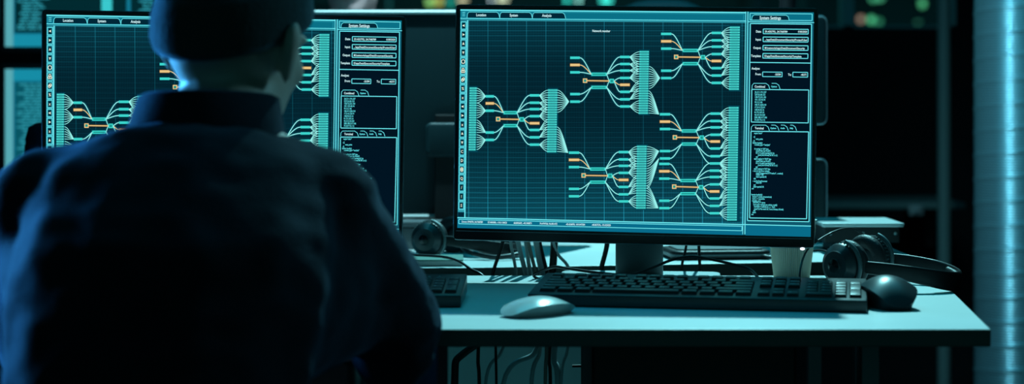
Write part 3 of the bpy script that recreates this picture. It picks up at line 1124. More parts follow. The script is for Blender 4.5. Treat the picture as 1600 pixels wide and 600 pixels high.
# ------------------------------------------------------------------ the items on the desks
def key_rows():
    """(x, y, w, legend) key cells in a 440 x 150 mm board, origin at its front left"""
    u = .0190
    rows = []
    X0, Y0 = .012, .014
    def put(y, items, x=X0):
        for wd, t in items:
            if t is not None:
                rows.append((x, y, wd * u, t))
            x += wd * u
    put(Y0, [(1.25, 'Ctrl'), (1.25, 'Win'), (1.25, 'Alt'), (6.25, ' '), (1.25, 'Alt'), (1.25, 'Fn'), (1.25, 'Menu'), (1.25, 'Ctrl')])
    put(Y0 + u, [(2.25, 'Shift')] + [(1, c) for c in 'ZXCVBNM,./'] + [(2.75, 'Shift')])
    put(Y0 + 2 * u, [(1.75, 'Caps')] + [(1, c) for c in "ASDFGHJKL;'"] + [(2.25, 'Enter')])
    put(Y0 + 3 * u, [(1.5, 'Tab')] + [(1, c) for c in 'QWERTYUIOP[]'] + [(1.5, '\\')])
    put(Y0 + 4 * u, [(1, c) for c in '`1234567890-='] + [(2, 'Back')])
    put(Y0 + 5.3 * u, [(1, 'Esc'), (.66, None)] + [(1, 'F%d' % i) for i in range(1, 5)] + [(.5, None)] + [(1, 'F%d' % i) for i in range(5, 9)] + [(.5, None)] + [(1, 'F%d' % i) for i in range(9, 13)])
    main = list(rows)
    rows.clear()
    xn = X0 + 15.25 * u
    put(Y0, [(1, '<'), (1, 'v'), (1, '>')], xn)
    put(Y0 + u, [(1, None), (1, '^')], xn)
    put(Y0 + 3 * u, [(1, 'Del'), (1, 'End'), (1, 'PgD')], xn)
    put(Y0 + 4 * u, [(1, 'Ins'), (1, 'Hom'), (1, 'PgU')], xn)
    put(Y0 + 5.3 * u, [(1, 'Prt'), (1, 'Scr'), (1, 'Pau')], xn)
    nav = [r_ for r_ in rows if r_[3] not in '<v>^']
    arrows = [r_ for r_ in rows if r_[3] in '<v>^']
    rows.clear()
    xp = X0 + 18.5 * u
    put(Y0, [(2, '0'), (1, '.')], xp)
    put(Y0 + u, [(1, c) for c in '123'], xp)
    put(Y0 + 2 * u, [(1, c) for c in '456'], xp)
    put(Y0 + 3 * u, [(1, c) for c in '789'], xp)
    put(Y0 + 4 * u, [(1, c) for c in 'N/*'], xp)
    put(Y0 + 4 * u, [(1, '-')], xp + 3 * u)
    put(Y0 + 2 * u, [(1, '+')], xp + 3 * u)
    put(Y0, [(1, 'Ent')], xp + 3 * u)
    pad = list(rows)
    return main, nav, arrows, pad, u


def keyboard(loc, rz, label):
    r = empty('keyboard', loc, rz)
    tag(r, label, 'keyboard')
    main, nav, arrows, pad, u = key_rows()
    Lk, Dk = .445, .152
    zf, zb = .0165, .030
    slope = (zb - zf) / Dk

    def top(y):
        return zf + slope * y
    bm = bmesh.new()
    prof = [(0, 0), (Dk, .004), (Dk, zb), (0, zf)]
    ve = [[bm.verts.new((x, y, z)) for y, z in prof] for x in (0, Lk)]
    for i in range(4):
        j = (i + 1) % 4
        bm.faces.new((ve[0][i], ve[0][j], ve[1][j], ve[1][i]))
    bm.faces.new(ve[0])
    bm.faces.new(ve[1][::-1])
    bmesh.ops.recalc_face_normals(bm, faces=bm.faces)
    bmesh.ops.bevel(bm, geom=bm.edges[:], offset=.002, segments=3, profile=.5, affect='EDGES')
    obj('case', bm, 'kbcase', r, smooth=30)
    for x in (.03, Lk - .05):
        obj('foot', box(x, x + .02, Dk - .03, Dk - .022, .0, .012), 'black', r)
    for nm, ks in (('main_keys', main), ('navigation_keys', nav), ('arrow_keys', arrows), ('number_pad', pad)):
        b = bmesh.new()
        tall = {('-'): 1, ('+'): 2, ('Ent'): 2} if nm == 'number_pad' else {}
        for x, y, wd, t in ks:
            hh = u * tall.get(t, 1)
            g = .0013
            z = top(y)
            kb_ = bmesh.new()
            bot = [(x + g, y + g), (x + wd - g, y + g), (x + wd - g, y + hh - g), (x + g, y + hh - g)]
            ins = .0028
            tp = [(x + ins, y + ins), (x + wd - ins, y + ins), (x + wd - ins, y + hh - ins * .7), (x + ins, y + hh - ins * .7)]
            v0 = [kb_.verts.new((a, c, top(c) - .001)) for a, c in bot]
            v1 = [kb_.verts.new((a, c, top(c) + .0042)) for a, c in tp]
            for i in range(4):
                j = (i + 1) % 4
                kb_.faces.new((v0[i], v0[j], v1[j], v1[i]))
            kb_.faces.new(v1)
            bmesh.ops.bevel(kb_, geom=[e for e in kb_.edges if all(v in v1 for v in e.verts)], offset=.0009, segments=2, profile=.5, affect='EDGES')
            join(b, kb_)
        ko = obj(nm, b, 'key', r, smooth=25)
        lb = bmesh.new()
        for x, y, wd, t in ks:
            if t == ' ':
                continue
            cu = D.curves.new('t', 'FONT')
            cu.body = t
            cu.size = .0062 if len(t) == 1 else .0042
            cu.resolution_u = 1
            to = D.objects.new('t', cu)
            COL.objects.link(to)
            me = D.meshes.new_from_object(to.evaluated_get(bpy.context.evaluated_depsgraph_get()))
            D.objects.remove(to)
            for v in me.vertices:
                yy = y + .0085 + v.co.y
                v.co = Vector((x + .0046 + v.co.x, yy, top(yy) + .0044))
            lb.from_mesh(me)
            D.meshes.remove(me)
        obj('lettering', lb, 'legend', ko)
    lt = bmesh.new()
    for i in range(3):
        join(lt, box(.378 + i * .014, .381 + i * .014, .128, .131, top(.13) - .001, top(.13) + .0008))
    obj('status_light', lt, 'legend', r)
    return r


kr = keyboard((.0205, 2.433, ZT), -.187, 'black keyboard lying in front of the large lit monitor beside the white mouse')
kl = keyboard((-.0673 - .445, 2.425, ZT), -.03, 'black keyboard under the hands of the seated person, number pad in view')

# white mouse
def mouse_mesh(Lm, Wm, Hm, tail=.9, n=28, m=14, base=.0):
    """low arched mouse shell: long axis y"""
    bm = bmesh.new()
    rings = []
    for j in range(m + 1):
        t = j / m
        ring = []
        for i in range(n):
            a = 2 * PI * i / n
            ca, sa = math.cos(a), math.sin(a)
            ex = 2 / 2.6
            x = math.copysign(abs(ca) ** ex, ca) * Wm / 2
            y = math.copysign(abs(sa) ** (2 / 2.2), sa) * Lm / 2
            ring.append((x, y))
        rings.append((t, ring))
    prev = None
    for t, ring in rings:
        cur = []
        for x, y in ring:
            s = 1 - t
            px_, py_ = x * s, y * s
            q = (2 * px_ / Wm) ** 2
            v = 2 * py_ / Lm
            arch = (1 - .86 * abs(v) ** 2.3) * (1 - .34 * q)
            z = base + Hm * max(arch, .14) * (1 if t > 0 else 1)
            cur.append(bm.verts.new((px_, py_, z)))
        if prev:
            for i in range(n):
                k = (i + 1) % n
                try:
                    bm.faces.new((prev[i], prev[k], cur[k], cur[i]))
                except ValueError:
                    pass
        prev = cur
        if t == 0:
            first = cur
    bmesh.ops.remove_doubles(bm, verts=bm.verts, dist=1e-5)
    bmesh.ops.recalc_face_normals(bm, faces=bm.faces)
    if sum(f.normal.z for f in bm.faces) < 0:
        bmesh.ops.reverse_faces(bm, faces=bm.faces)
    return bm


def mouse_side(Lm, Wm, Hm, n=28):
    bm = bmesh.new()
    a0, a1, a2 = [], [], []
    for i in range(n):
        a = 2 * PI * i / n
        ca, sa = math.cos(a), math.sin(a)
        x = math.copysign(abs(ca) ** (2 / 2.6), ca) * Wm / 2
        y = math.copysign(abs(sa) ** (2 / 2.2), sa) * Lm / 2
        v = 2 * y / Lm
        q = (2 * x / Wm) ** 2
        z = Hm * max((1 - .86 * abs(v) ** 2.3) * (1 - .34 * q), .14)
        a0.append(bm.verts.new((x, y, z)))
        a1.append(bm.verts.new((x * .86, y * .93, z * .45)))
        a2.append(bm.verts.new((x * .74, y * .88, .0)))
    for p, q in ((a0, a1), (a1, a2)):
        for i in range(n):
            k = (i + 1) % n
            bm.faces.new((p[i], p[k], q[k], q[i]))
    bm.faces.new(a2)
    bmesh.ops.recalc_face_normals(bm, faces=bm.faces)
    return bm


mo = empty('computer_mouse', P(841, 489, 2.335).xy.to_3d() + Vector((0, 0, ZT)), math.radians(-47))
tag(mo, 'low glossy white mouse on the desk in front of the black keyboard', 'mouse')
obj('shell', mouse_mesh(.113, .060, .024), 'mouse', mo, smooth=True)
obj('underside', mouse_side(.113, .060, .024), 'mouse_side', mo, smooth=50)
dm = empty('computer_mouse', (P(1388, 0, 2.42).x, 2.425, ZT), math.radians(6))
tag(dm, 'dark bulky mouse beside the right end of the black keyboard', 'mouse')
obj('shell', mouse_mesh(.118, .068, .042), 'dmouse', dm, smooth=True)
obj('underside', mouse_side(.118, .068, .042), 'dmouse', dm, smooth=50)
obj('wheel', xform(lathe([(0, -.004), (.010, -.004), (.011, 0), (.010, .004), (0, .004)], 20), Matrix.Translation((0, .034, .027)) @ Matrix.Rotation(PI / 2, 4, 'Y')), 'soft', dm, smooth=40)

# paper cup
cu_ = empty('paper_cup', (P(1237, 0, 2.80).x, 2.80, ZT))
tag(cu_, 'ribbed beige paper coffee cup standing below the corner of the large lit monitor', 'cup')
bm = bmesh.new()
n = 120
rings = []
for z, r0 in ((.002, .0270), (.010, .0278), (.045, .0320), (.08, .0362)):
    rings.append([bm.verts.new(((r0 + .0007 * (1 if k % 2 else -1)) * math.cos(2 * PI * k / n), (r0 + .0007 * (1 if k % 2 else -1)) * math.sin(2 * PI * k / n), z)) for k in range(n)])
for a, b in zip(rings, rings[1:]):
    for k in range(n):
        bm.faces.new((a[k], a[(k + 1) % n], b[(k + 1) % n], b[k]))
obj('sleeve', bm, 'cup', cu_)
obj('wall', lathe([(0, .003), (.025, .003), (.0258, 0), (.0262, .0), (.0368, .088), (.0385, .0885), (.0385, .0905), (.036, .0905), (.0256, .006), (0, .006)], 48), 'cup_in', cu_, smooth=40)


# headphones
def headphones(root, scale=1.0, swivel=-22):
    """axis of the cups along y (near cup at -y), headband arching to +x, all at height zc"""
    S_ = Matrix.Scale(scale, 4)
    zc = .041
    R = .084
    AP = .174

    def band(t):       # t 0..1 from near cup to far cup; the loop drops towards its apex
        a = -PI / 2 + PI * t
        x = AP * math.cos(a) ** .8 if math.cos(a) > 0 else 0
        y = R * math.sin(a)
        return Vector((x, y, zc - .0255 * (x / AP) ** 2))

    def strip(t0, t1, hw, th, off=0., n=40):
        bm = bmesh.new()
        prev = None
        for i in range(n + 1):
            t = t0 + (t1 - t0) * i / n
            p = band(t)
            d = (band(min(t + .01, 1)) - band(max(t - .01, 0)))
            nn = Vector((d.y, -d.x, 0)).normalized()
            taper = hw * (.55 + .45 * math.sin(PI * t))
            ring = []
            for k in range(12):
                a = 2 * PI * k / 12
                cz_, cn = math.sin(a), math.cos(a)
                ring.append(bm.verts.new(p + Vector((0, 0, taper * math.copysign(abs(cz_) ** .7, cz_))) + nn * (off + th * math.copysign(abs(cn) ** .7, cn))))
            if prev:
                for k in range(12):
                    bm.faces.new((prev[k], prev[(k + 1) % 12], ring[(k + 1) % 12], ring[k]))
            else:
                bm.faces.new(ring)
            prev = ring
        bm.faces.new(prev)
        return xform(bm, S_)
    obj('headband', strip(.02, .98, .0165, .0035), 'black', root, smooth=60)
    obj('headband_pad', strip(.30, .70, .0135, .006, -.006), 'soft', root, smooth=60)
    for sgn in (-1, 1):
        # cup profile, z outward
        T = S_ @ Matrix.Translation((0, sgn * R, zc)) @ Matrix.Rotation(math.radians(swivel), 4, 'Z') @ Matrix.Rotation(PI / 2 * (1 if sgn < 0 else -1), 4, 'X')
        c = obj('ear_cup', xform(lathe([(0, .020), (.012, .020), (.013, .017), (.024, .016), (.026, .013), (.034, .008), (.0375, .0), (.0375, -.008), (.033, -.011), (0, -.011)], 40), T), 'dmouse', root, smooth=35)
        obj('cushion', xform(lathe([(.016, -.010), (.034, -.010), (.040, -.014), (.041, -.020), (.037, -.027), (.028, -.030), (.020, -.027), (.016, -.020)], 40, cap=False), T), 'soft', c, smooth=60)
        rb = bmesh.new()
        for k in range(36):
            a = 2 * PI * k / 36
            join(rb, xform(box(-.0012, .0012, .0372, .0388, -.008, .001), Matrix.Rotation(a, 4, 'Z')))
        obj('grip_ring', xform(rb, T), 'steel', c)
        obj('cap', xform(lathe([(0, .0225), (.008, .0222), (.011, .0205), (.011, .019), (0, .019)], 24), T), 'gloss', c, smooth=40)
        yk = [Vector((.042 * math.cos(a), .042 * math.sin(a), .002)) for a in [math.radians(q) for q in range(-75, 76, 15)]]
        obj('yoke', xform(tube(yk, .0035, 8, 3), T), 'steel', root, smooth=60)


hp = empty('headphones', (.510, 2.695, ZT), math.atan2(-.48, .875))
tag(hp, 'black over-ear headphones lying on the desk behind the dark mouse', 'headphones')
headphones(hp, .87)
cab = obj('lead', tube([(-.0, -.073 - .010, .02), (-.04, -.085, .012), (-.075, -.04, .006), (-.085, .03, .05), (-.05, .12, .075), (-.02, .2, .03)], .0016, 6), 'cable_black', hp, smooth=60)
hp2 = empty('headphones', (P(690, 0, 3.2).x, 3.21, ZT), math.radians(78))
tag(hp2, 'black headphones lying on the facing desk in the gap between the two lit monitors', 'headphones')
headphones(hp2, .80, 0)
hp2.rotation_euler = (0, 0, math.radians(-20))

# metal-lidded device
bd = empty('drive_enclosure', (P(1340, 0, 3.3).x, 3.30, ZT))
tag(bd, 'black metal enclosure with a pale shiny lid standing behind the headphones', 'device')
obj('body', box(-.068, .066, -.05, .09, .018, .046, .002), 'black', bd)
obj('lid', box(-.074, .072, -.058, .098, .047, .054, .002), 'lid', bd)
obj('plinth', box(-.05, .045, -.03, .08, 0, .018, .002), 'black', bd)
for x in (-.058, .0, .058):
    obj('screw', xform(lathe([(0, .0), (.0028, .0), (.0028, .002), (.0015, .003), (0, .003)], 12), Matrix.Translation((x, -.05, .035)) @ Matrix.Rotation(PI / 2, 4, 'X')), 'bright_steel', bd)

# low black case, notepad, grey box, thermos on the facing desk
pc = empty('zip_case', (P(1118, 0, 3.16).x, 3.17, ZT), .12)
tag(pc, 'flat black case with a greyish top on the facing desk, below the large screen', 'case')
obj('shell', prism(rrect(.175, .12, .02), .001, .016, .005, 3), 'black', pc, smooth=40)
obj('panel', prism(rrect(.15, .095, .015), .0155, .0185, .001), 'box', pc)
obj('zip', tube([(x, y, .0085) for x, y in rrect(.177, .122, .02) + rrect(.177, .122, .02)[:1]], .0016, 6, smooth=False), 'steel', pc)
npd = empty('notepad', (P(665, 0, 3.03).x, 3.045, ZT), .03)
tag(npd, 'green covered notepad lying on the facing desk behind the black keyboard', 'notepad')
obj('cover', box(-.062, .062, -.05, .05, .009, .011, .0006), 'pad', npd)
obj('pages', box(-.06, .06, -.048, .048, .001, .009, .0006), 'paper', npd)
obj('back_cover', box(-.062, .062, -.05, .05, .0, .001), 'pad', npd)
gb = empty('storage_box', (P(690, 0, 3.38).x, 3.37, ZT))
tag(gb, 'low dark grey box behind the headphones in the gap between the lit monitors', 'box')
obj('body', box(-.085, .085, -.045, .0, 0, .040, .002), 'box', gb)
obj('lid', box(-.088, .088, -.048, .003, .041, .052, .003), 'box', gb)
tx = P(80, 0, 3.3).x
tf = empty('thermos_flask', (tx, 3.3, ZT))
tag(tf, 'dark steel thermos flask with a glint on its shoulder, before the lower stacked screen', 'flask')
zt = P(0, 190, 3.3).z - ZT
obj('body', lathe([(0, 0), (.044, 0), (.047, .004), (.047, zt - .045), (.046, zt - .04), (0, zt - .04)], 40), mat('navy_enamel', (.012, .02, .04), .22, spec=.6, coat=.6), tf, smooth=40)
obj('cap', lathe([(0, zt - .04), (.045, zt - .04), (.0455, zt - .03), (.040, zt - .010), (.026, zt - .002), (0, zt)], 40), mat('dark_enamel', (.012, .016, .03), .16, spec=.7, coat=.8), tf, smooth=50)

# ------------------------------------------------------------------ cables
GAPD = 2.905
def cable(pts, r, m, label, group=None, name='cable'):
    o = empty(name, pts[0])
    o0 = Vector(pts[0])
    tag(o, label, 'cable', group)
    obj('cord', tube([Vector(p) - o0 for p in pts], r, 8, 8), m, o, smooth=60)
    return o


def hang(pa, pb, under, r, m, label, group, dd=0.):
    """from behind the monitor (pixel pa) through the gap between the desks (pixel pb) and on below (pixels under)"""
    d = GAPD + dd
    pts = [P(pa[0] + (pa[0] - pb[0]) * .8, pa[1] - 60, 2.83 + dd * .3), P(pa[0], pa[1], d - .015), P(pb[0], pb[1], d)]
    pts += [P(u[0], u[1], d) for u in under]
    last = pts[-1]
    pts.append(Vector((last.x, last.y + .02, .30)))
    pts.append(Vector((last.x + .03, last.y + .05, .008)))
    return cable(pts, r, m, label, group)


BL_ = 'grey cable in the bundle hanging behind the large lit monitor'
hang((785, 380), (769, 430), [(752, 500), (747, 560), (749, 610)], .0030, 'cable_black', 'slanting black cable alone beside the grey cable bundle under the large screen', None)
GRP = 'cables hanging in the gap between the desks'
for i, (a, b, un, r, m, lab) in enumerate([
    ((798, 380), (806, 430), [(800, 500), (783, 550), (758, 605)], .0026, 'cable_grey', 'thinnest grey cable at the outer side of the hanging bundle, beside the slanting black cable'),
    ((810, 380), (822, 430), [(838, 500), (836, 550), (786, 602)], .0040, 'cable_grey', 'second grey cable of the hanging bundle counted from the slanting black cable'),
    ((822, 380), (829, 430), [(842, 500), (843, 550), (830, 605)], .0034, 'cable_grey', 'third grey cable of the hanging bundle counted from the slanting black cable'),
    ((826, 380), (838, 430), [(852, 500), (854, 550), (852, 605)], .0030, 'cable_warm', 'beige cable in the middle of the hanging grey bundle'),
    ((838, 380), (848, 430), [(868, 500), (866, 560), (872, 605)], .0048, 'cable_grey', 'thickest grey cable of the hanging bundle, between beige and black cables'),
    ((844, 381), (855, 430), [(862, 500), (858, 560), (860, 605)], .0030, 'cable_black', 'thin black cable between the thick grey cable and the thick black one'),
    ((866, 381), (863, 430), [(858, 480), (730, 548), (710, 605)], .0060, 'cable_black', 'thick black cable at the inner side of the hanging bundle'),
    ((869, 392), (890, 424), [(892, 500), (886, 548), (876, 605)], .0026, 'cable_grey', 'grey cable bending away below the thick black cable beside the bundle'),
]):
    hang(a, b, un, r, m, lab, GRP, .004 * (i % 3))
hang((1072, 385), (1064, 425), [(1060, 500), (1030, 560), (1026, 605)], .0022, 'cable_black', 'black cable hanging right beside the monitor neck, nearest to it', GRP)
hang((1092, 385), (1094, 425), [(1098, 500), (1062, 570), (1058, 605)], .0025, 'cable_black', 'black cable hanging second from the monitor neck', GRP)
hang((948, 385), (938, 428), [(930, 500), (920, 560), (915, 605)], .0040, 'cable_black', 'thick dark cable hanging between the cable bundle and the monitor neck', GRP)
# keyboard lead: loops out of the keyboard back, over the neck foot and away
cable([P(1187, 437, 2.58), P(1172, 421, 2.62), P(1145, 413, 2.63), P(1105, 404, 2.63), P(1078, 401, 2.63), P(1050, 406, 2.64), P(1020, 418, 2.66), P(985, 429, 2.68), P(940, 427, 2.72), P(890, 420, 2.75), P(866, 417, 2.76), P(845, 424, 2.78), P(834, 431, 2.79), P(850, 440, 2.80)], .0022, 'cable_black', 'glossy black keyboard lead looping in front of the monitor neck')
cable([P(640, 398, 3.0), P(690, 401, 2.99), P(716, 408, 2.96), P(735, 420, 2.93), P(757, 434, 2.91), P(770, 470, 2.90), P(775, 560, 2.90), Vector((-.02, 2.9, .2)), Vector((0, 2.93, .006))], .0022, 'cable_black', 'black cable crossing the facing desk edge below the headphones, with a bright glint')
cable([P(735, 376, 3.25), P(722, 386, 3.2), P(745, 397, 3.15), P(790, 392, 3.15), P(812, 396, 3.12), P(775, 402, 3.1), P(740, 396, 3.12)], .0042, 'cable_black', 'coiled dark cable lying on the facing desk under the corner of the large screen')
cable([P(1105, 388, 3.2), P(1150, 391, 3.15), P(1190, 399, 3.12), P(1230, 408, 3.1), P(1262, 416, 3.08)], .0026, 'cable_black', 'black cable draped over the flat black case on the facing desk')
cable([P(1268, 392, 2.86), P(1284, 391, 2.84), P(1300, 398, 2.80), P(1306, 412, 2.78), P(1298, 436, 2.74)], .0015, 'cable_black', 'thin black wire arching between the cup and the headphones')
cable([P(894, 572, 2.8), P(940, 571, 2.8), P(985, 569, 2.8), P(1025, 560, 2.8), P(1062, 545, 2.8)], .0022, 'cable_black', 'thin cable sagging below the desk in front of the dark drawer unit')


# ------------------------------------------------------------------ people
def arm_chain(A, pad=0.0, upto=None):
    return [hull((A[i][0], A[i][1] + pad), (A[i + 1][0], A[i + 1][1] + pad)) for i in range(len(A) - 1)][:upto]


def hand(wrist, dirv, side, curl=.9):
    """five-fingered hand: dirv points along the forearm; palm down; side +1 = right hand (thumb towards -x)"""
    f = Vector(dirv).normalized()
    up = Vector((0, 0, 1))
    up = (up - f * up.dot(f)).normalized()
    rt = f.cross(up).normalized()
    W = Vector(wrist)
    Bs = []
    palm_c = W + f * .045
    Bs.append(hull((W, (.024, .024, .018)), (W + f * .03, (.030, .030, .015)), (W + f * .075 + rt * .004, (.030, .024, .012)), (W + f * .075 - rt * .012, (.026, .024, .012))))
    lens = (.066, .076, .071, .056)
    for i, L in enumerate(lens):
        off = (-.030 + .020 * i) * side
        b = W + f * (.082 + .006 * (1 - abs(i - 1.3))) + rt * off * 1.0
        if side < 0:
            pass
        a1 = curl * .35
        p1 = b + (f * math.cos(a1) - up * math.sin(a1) + rt * off * .8).normalized() * L * .45
        a2 = curl * .9
        p2 = p1 + (f * math.cos(a2) - up * math.sin(a2)).normalized() * L * .33
        a3 = curl * 1.25
        p3 = p2 + (f * math.cos(a3) - up * math.sin(a3)).normalized() * L * .22
        r = .0088 if i < 3 else .0078
        Bs += [hull((b - f * .012, r + .001), (p1, r)), hull((p1, r), (p2, r - .0006)), hull((p2, r - .0006), (p3, r - .0014))]
    t0 = W + f * .022 - rt * .026 * side
    t1 = t0 + (f * .75 - rt * .75 * side - up * .25).normalized() * .040
    t2 = t1 + (f * .95 - rt * .25 * side - up * .25).normalized() * .030
    Bs += [hull((t0, .014), (t1, .0105)), hull((t1, .0105), (t2, .0085))]
    return Bs


def head_shapes(c, yaw, tilt=0., roll=0.):
    """skull, jaw, face, nose, brow, lips, ears around centre c, facing local +y turned by yaw"""
    parts = []
    def h(*pr, sub=2):
        return hull(*pr, sub=sub)
    parts.append(ball((0, -.005, .025), (.0715, .089, .098)))
    parts.append(h(((0, .045, -.01), (.060, .045, .06)), ((0, .055, -.085), (.034, .032, .024)), ((.030, .0, -.062), (.030, .035, .03)), ((-.030, .0, -.062), (.030, .035, .03))))
    parts.append(h(((0, .088, .002), (.009, .010, .010)), ((0, .108, -.030), (.012, .010, .009))))
    parts.append(ball((.010, .100, -.034), (.009, .010, .007), 2))
    parts.append(ball((-.010, .100, -.034), (.009, .010, .007), 2))
    parts.append(h(((.034, .078, .022), (.016, .012, .007)), ((-.034, .078, .022), (.016, .012, .007)), ((0, .086, .018), (.01, .01, .007))))
    parts.append(h(((.016, .086, -.052), (.010, .007, .0045)), ((-.016, .086, -.052), (.010, .007, .0045)), ((0, .092, -.050), (.010, .007, .0045))))
    parts.append(h(((.013, .085, -.061), (.009, .007, .005)), ((-.013, .085, -.061), (.009, .007, .005)), ((0, .090, -.062), (.010, .007, .005))))
    for s in (-1, 1):
        parts.append(h(((s * .073, -.004, .008), (.007, .016, .022)), ((s * .089, -.020, .012), (.006, .014, .021)), ((s * .077, -.004, -.026), (.006, .010, .012))))
        parts.append(ball((s * .044, .060, -.018), (.014, .020, .018), 2))
    Mx = Matrix.Translation(c) @ Matrix.Rotation(roll, 4, 'Y') @ Matrix.Rotation(yaw, 4, 'Z') @ Matrix.Rotation(tilt, 4, 'X')
    return [xform(p, Mx) for p in parts], Mx


def person(root, J, skin, top, trousers, headyaw, tilt=0., wrinkle=True, roll=0.):
    """J: joints in the local frame (x to the figure's right, y forward, z up). One continuous body; clothes over it."""
    hip, waist, chest, upper, neck, head = J['spine']
    shapes = []
    torso = [hull((hip, (.155, .11, .10)), (waist, (.140, .10, .10))), hull((waist, (.140, .10, .10)), (chest, (.165, .115, .11))),
             hull((chest, (.165, .115, .11)), (upper, (.150, .095, .07))),
             hull((J['sR'], .058), (J['sL'], .058), (upper, (.10, .08, .06))), hull((J['sR'], .056), (neck, (.06, .055, .05))), hull((J['sL'], .056), (neck, (.06, .055, .05)))]
    shapes += torso
    hs, HM = head_shapes(head, headyaw, tilt, roll)
    shapes += hs
    nb = Vector(neck)
    hb = Vector(head) + Vector((0, -.012, -.05))
    shapes.append(hull((nb, (.060, .060, .05)), (hb, (.054, .058, .04))))
    for S_, sg in (('R', 1), ('L', -1)):
        A = [(Vector(J['s' + S_]), .055), (Vector(J['e' + S_]), .041), (Vector(J['e' + S_]).lerp(Vector(J['w' + S_]), .35), .041), (Vector(J['w' + S_]), .026)]
        shapes += arm_chain(A)
        shapes += hand(J['w' + S_], Vector(J['h' + S_]), sg)
        Lg = [(Vector(J['hip' + S_]), .085), (Vector(J['k' + S_]), .058), (Vector(J['k' + S_]).lerp(Vector(J['a' + S_]), .35), .056), (Vector(J['a' + S_]), .036)]
        shapes += arm_chain(Lg)
        shapes.append(hull((Vector(J['a' + S_]) + Vector((0, -.02, -.035)), (.034, .034, .025)), (Vector(J['a' + S_]) + Vector((0, .14, -.045)), (.038, .04, .022))))
    body = fuse(shapes, .0055, 4)
    root_body = obj(root['nm'], body, skin, None)
    root_body.matrix_world = root['M']
    # sweater
    pad = .014
    sh = [hull((hip, (.172, .125, .10)), (waist, (.148, .118, .10))), hull((waist, (.148, .118, .10)), (chest, (.170, .130, .115))),
          hull((chest, (.170, .130, .115)), (upper, (.168, .108, .08))),
          hull((J['sR'], .064), (J['sL'], .064), (upper, (.11, .095, .07))),
          hull((J['sR'], .068), (Vector(neck) - Vector((0, 0, .012)), (.070, .066, .045))), hull((J['sL'], .068), (Vector(neck) - Vector((0, 0, .012)), (.070, .066, .045)))]
    for S_ in 'RL':
        s, e, w_ = Vector(J['s' + S_]), Vector(J['e' + S_]), Vector(J['w' + S_])
        sh += arm_chain([(s, .063), (s.lerp(e, .5), .064), (s.lerp(e, .85), .062), (e, .056), (e.lerp(w_, .4), .050), (e.lerp(w_, .93), .036)])
        sg = 1 if S_ == 'R' else -1
        sh.append(hull((Vector(chest) + Vector((sg * .085, .02, -.03)), (.085, .085, .09)), (s.lerp(e, .45) + Vector((-sg * .01, -.01, 0)), .058), (s.lerp(e, .15), .058)))
        sh.append(hull((Vector(chest) + Vector((sg * .09, .02, -.05)), (.07, .07, .06)), (s.lerp(e, .68) + Vector((-sg * .012, -.01, -.01)), .054)))
        sh.append(hull((s.lerp(e, .75) + Vector((0, 0, -.02)), .055), (e + Vector((0, -.01, -.022)), .05)))
    me = fuse(sh, .0075, 10)
    if wrinkle:
        for v in me.vertices:
            c = v.co
            q = Vector((c.x * 9, c.y * 9, c.z * 26))
            amt = .004 * noise.noise(q) + .003 * noise.noise(Vector((c.x * 30, c.y * 22, c.z * 40)))
            for S_ in 'RL':
                dd = (c - Vector(J['e' + S_])).length
                if dd < .16:
                    amt += .007 * (1 - dd / .16) * noise.noise(Vector((c.x * 18, c.y * 30 + 7, c.z * 48)))
            v.co = c + v.normal * amt
    obj('sweater', me, top, root_body)
    tr = []
    for S_ in 'RL':
        h_, k_, a_ = Vector(J['hip' + S_]), Vector(J['k' + S_]), Vector(J['a' + S_])
        tr += arm_chain([(h_, .097), (k_, .070), (k_.lerp(a_, .5), .066), (k_.lerp(a_, .95), .055)])
    tr.append(hull((Vector(hip) + Vector((0, 0, -.03)), (.170, .120, .075)), (Vector(hip) + Vector((0, 0, .05)), (.165, .118, .05))))
    obj('trousers', fuse(tr, .009, 8), trousers, root_body)
    for S_ in 'RL':
        a_ = Vector(J['a' + S_])
        b = [hull((a_ + Vector((0, -.03, -.045)), (.042, .04, .032)), (a_ + Vector((0, .15, -.058)), (.046, .05, .024))), hull((a_ + Vector((0, 0, .0)), .046), (a_ + Vector((0, .02, -.045)), .045))]
        obj('shoe', fuse(b, .008, 4), 'shoe', root_body)
    return root_body, HM


# main figure, seen from behind
MP = Matrix.Translation((-.345, 1.72, 0))
J = dict(spine=[(.0, 0, .545), (.0, .045, .69), (0, .125, .82), (.0, .205, .915), (.010, .275, .965), (.031, .335, 1.076)],
         sR=(.138, .235, .900), sL=(-.150, .225, .900), eR=(.210, .385, .750), eL=(-.192, .375, .745), wR=(.150, .640, .800), wL=(-.105, .645, .800),
         hR=(-.35, 1, -.10), hL=(.25, 1, -.10), hipR=(.095, .02, .53), hipL=(-.095, .02, .53), kR=(.17, .43, .545), kL=(-.17, .43, .545), aR=(.165, .40, .09), aL=(-.165, .40, .09))
pm, HM = person({'nm': 'person', 'M': MP}, J, 'skin', 'sweater', 'jeans', math.radians(-24), math.radians(-4), roll=math.radians(6))
tag(pm, 'person seen from behind in a beanie and dark sweater, seated typing at the desk', 'person')

# stand-up collar
def ring_band(c0, c1, r0, r1, th, n=48, tilt=0.):
    bm = bmesh.new()
    rs = []
    for (c, r, o_) in ((c0, r0, 0), (c0.lerp(c1, .5), (r0 + r1) / 2 - .001, 0), (c1, r1, 0), (c1 + Vector((0, 0, .003)), r1 - th / 2, 0), (c1, r1 - th, 0), (c0, r0 - th, 0)):
        rs.append([bm.verts.new(Vector((c.x + r * math.cos(2 * PI * k / n), c.y + r * 1.02 * math.sin(2 * PI * k / n), c.z + tilt * math.sin(2 * PI * k / n)))) for k in range(n)])
    for a, b in zip(rs, rs[1:] + rs[:1]):
        for k in range(n):
            bm.faces.new((a[k], a[(k + 1) % n], b[(k + 1) % n], b[k]))
    return bm


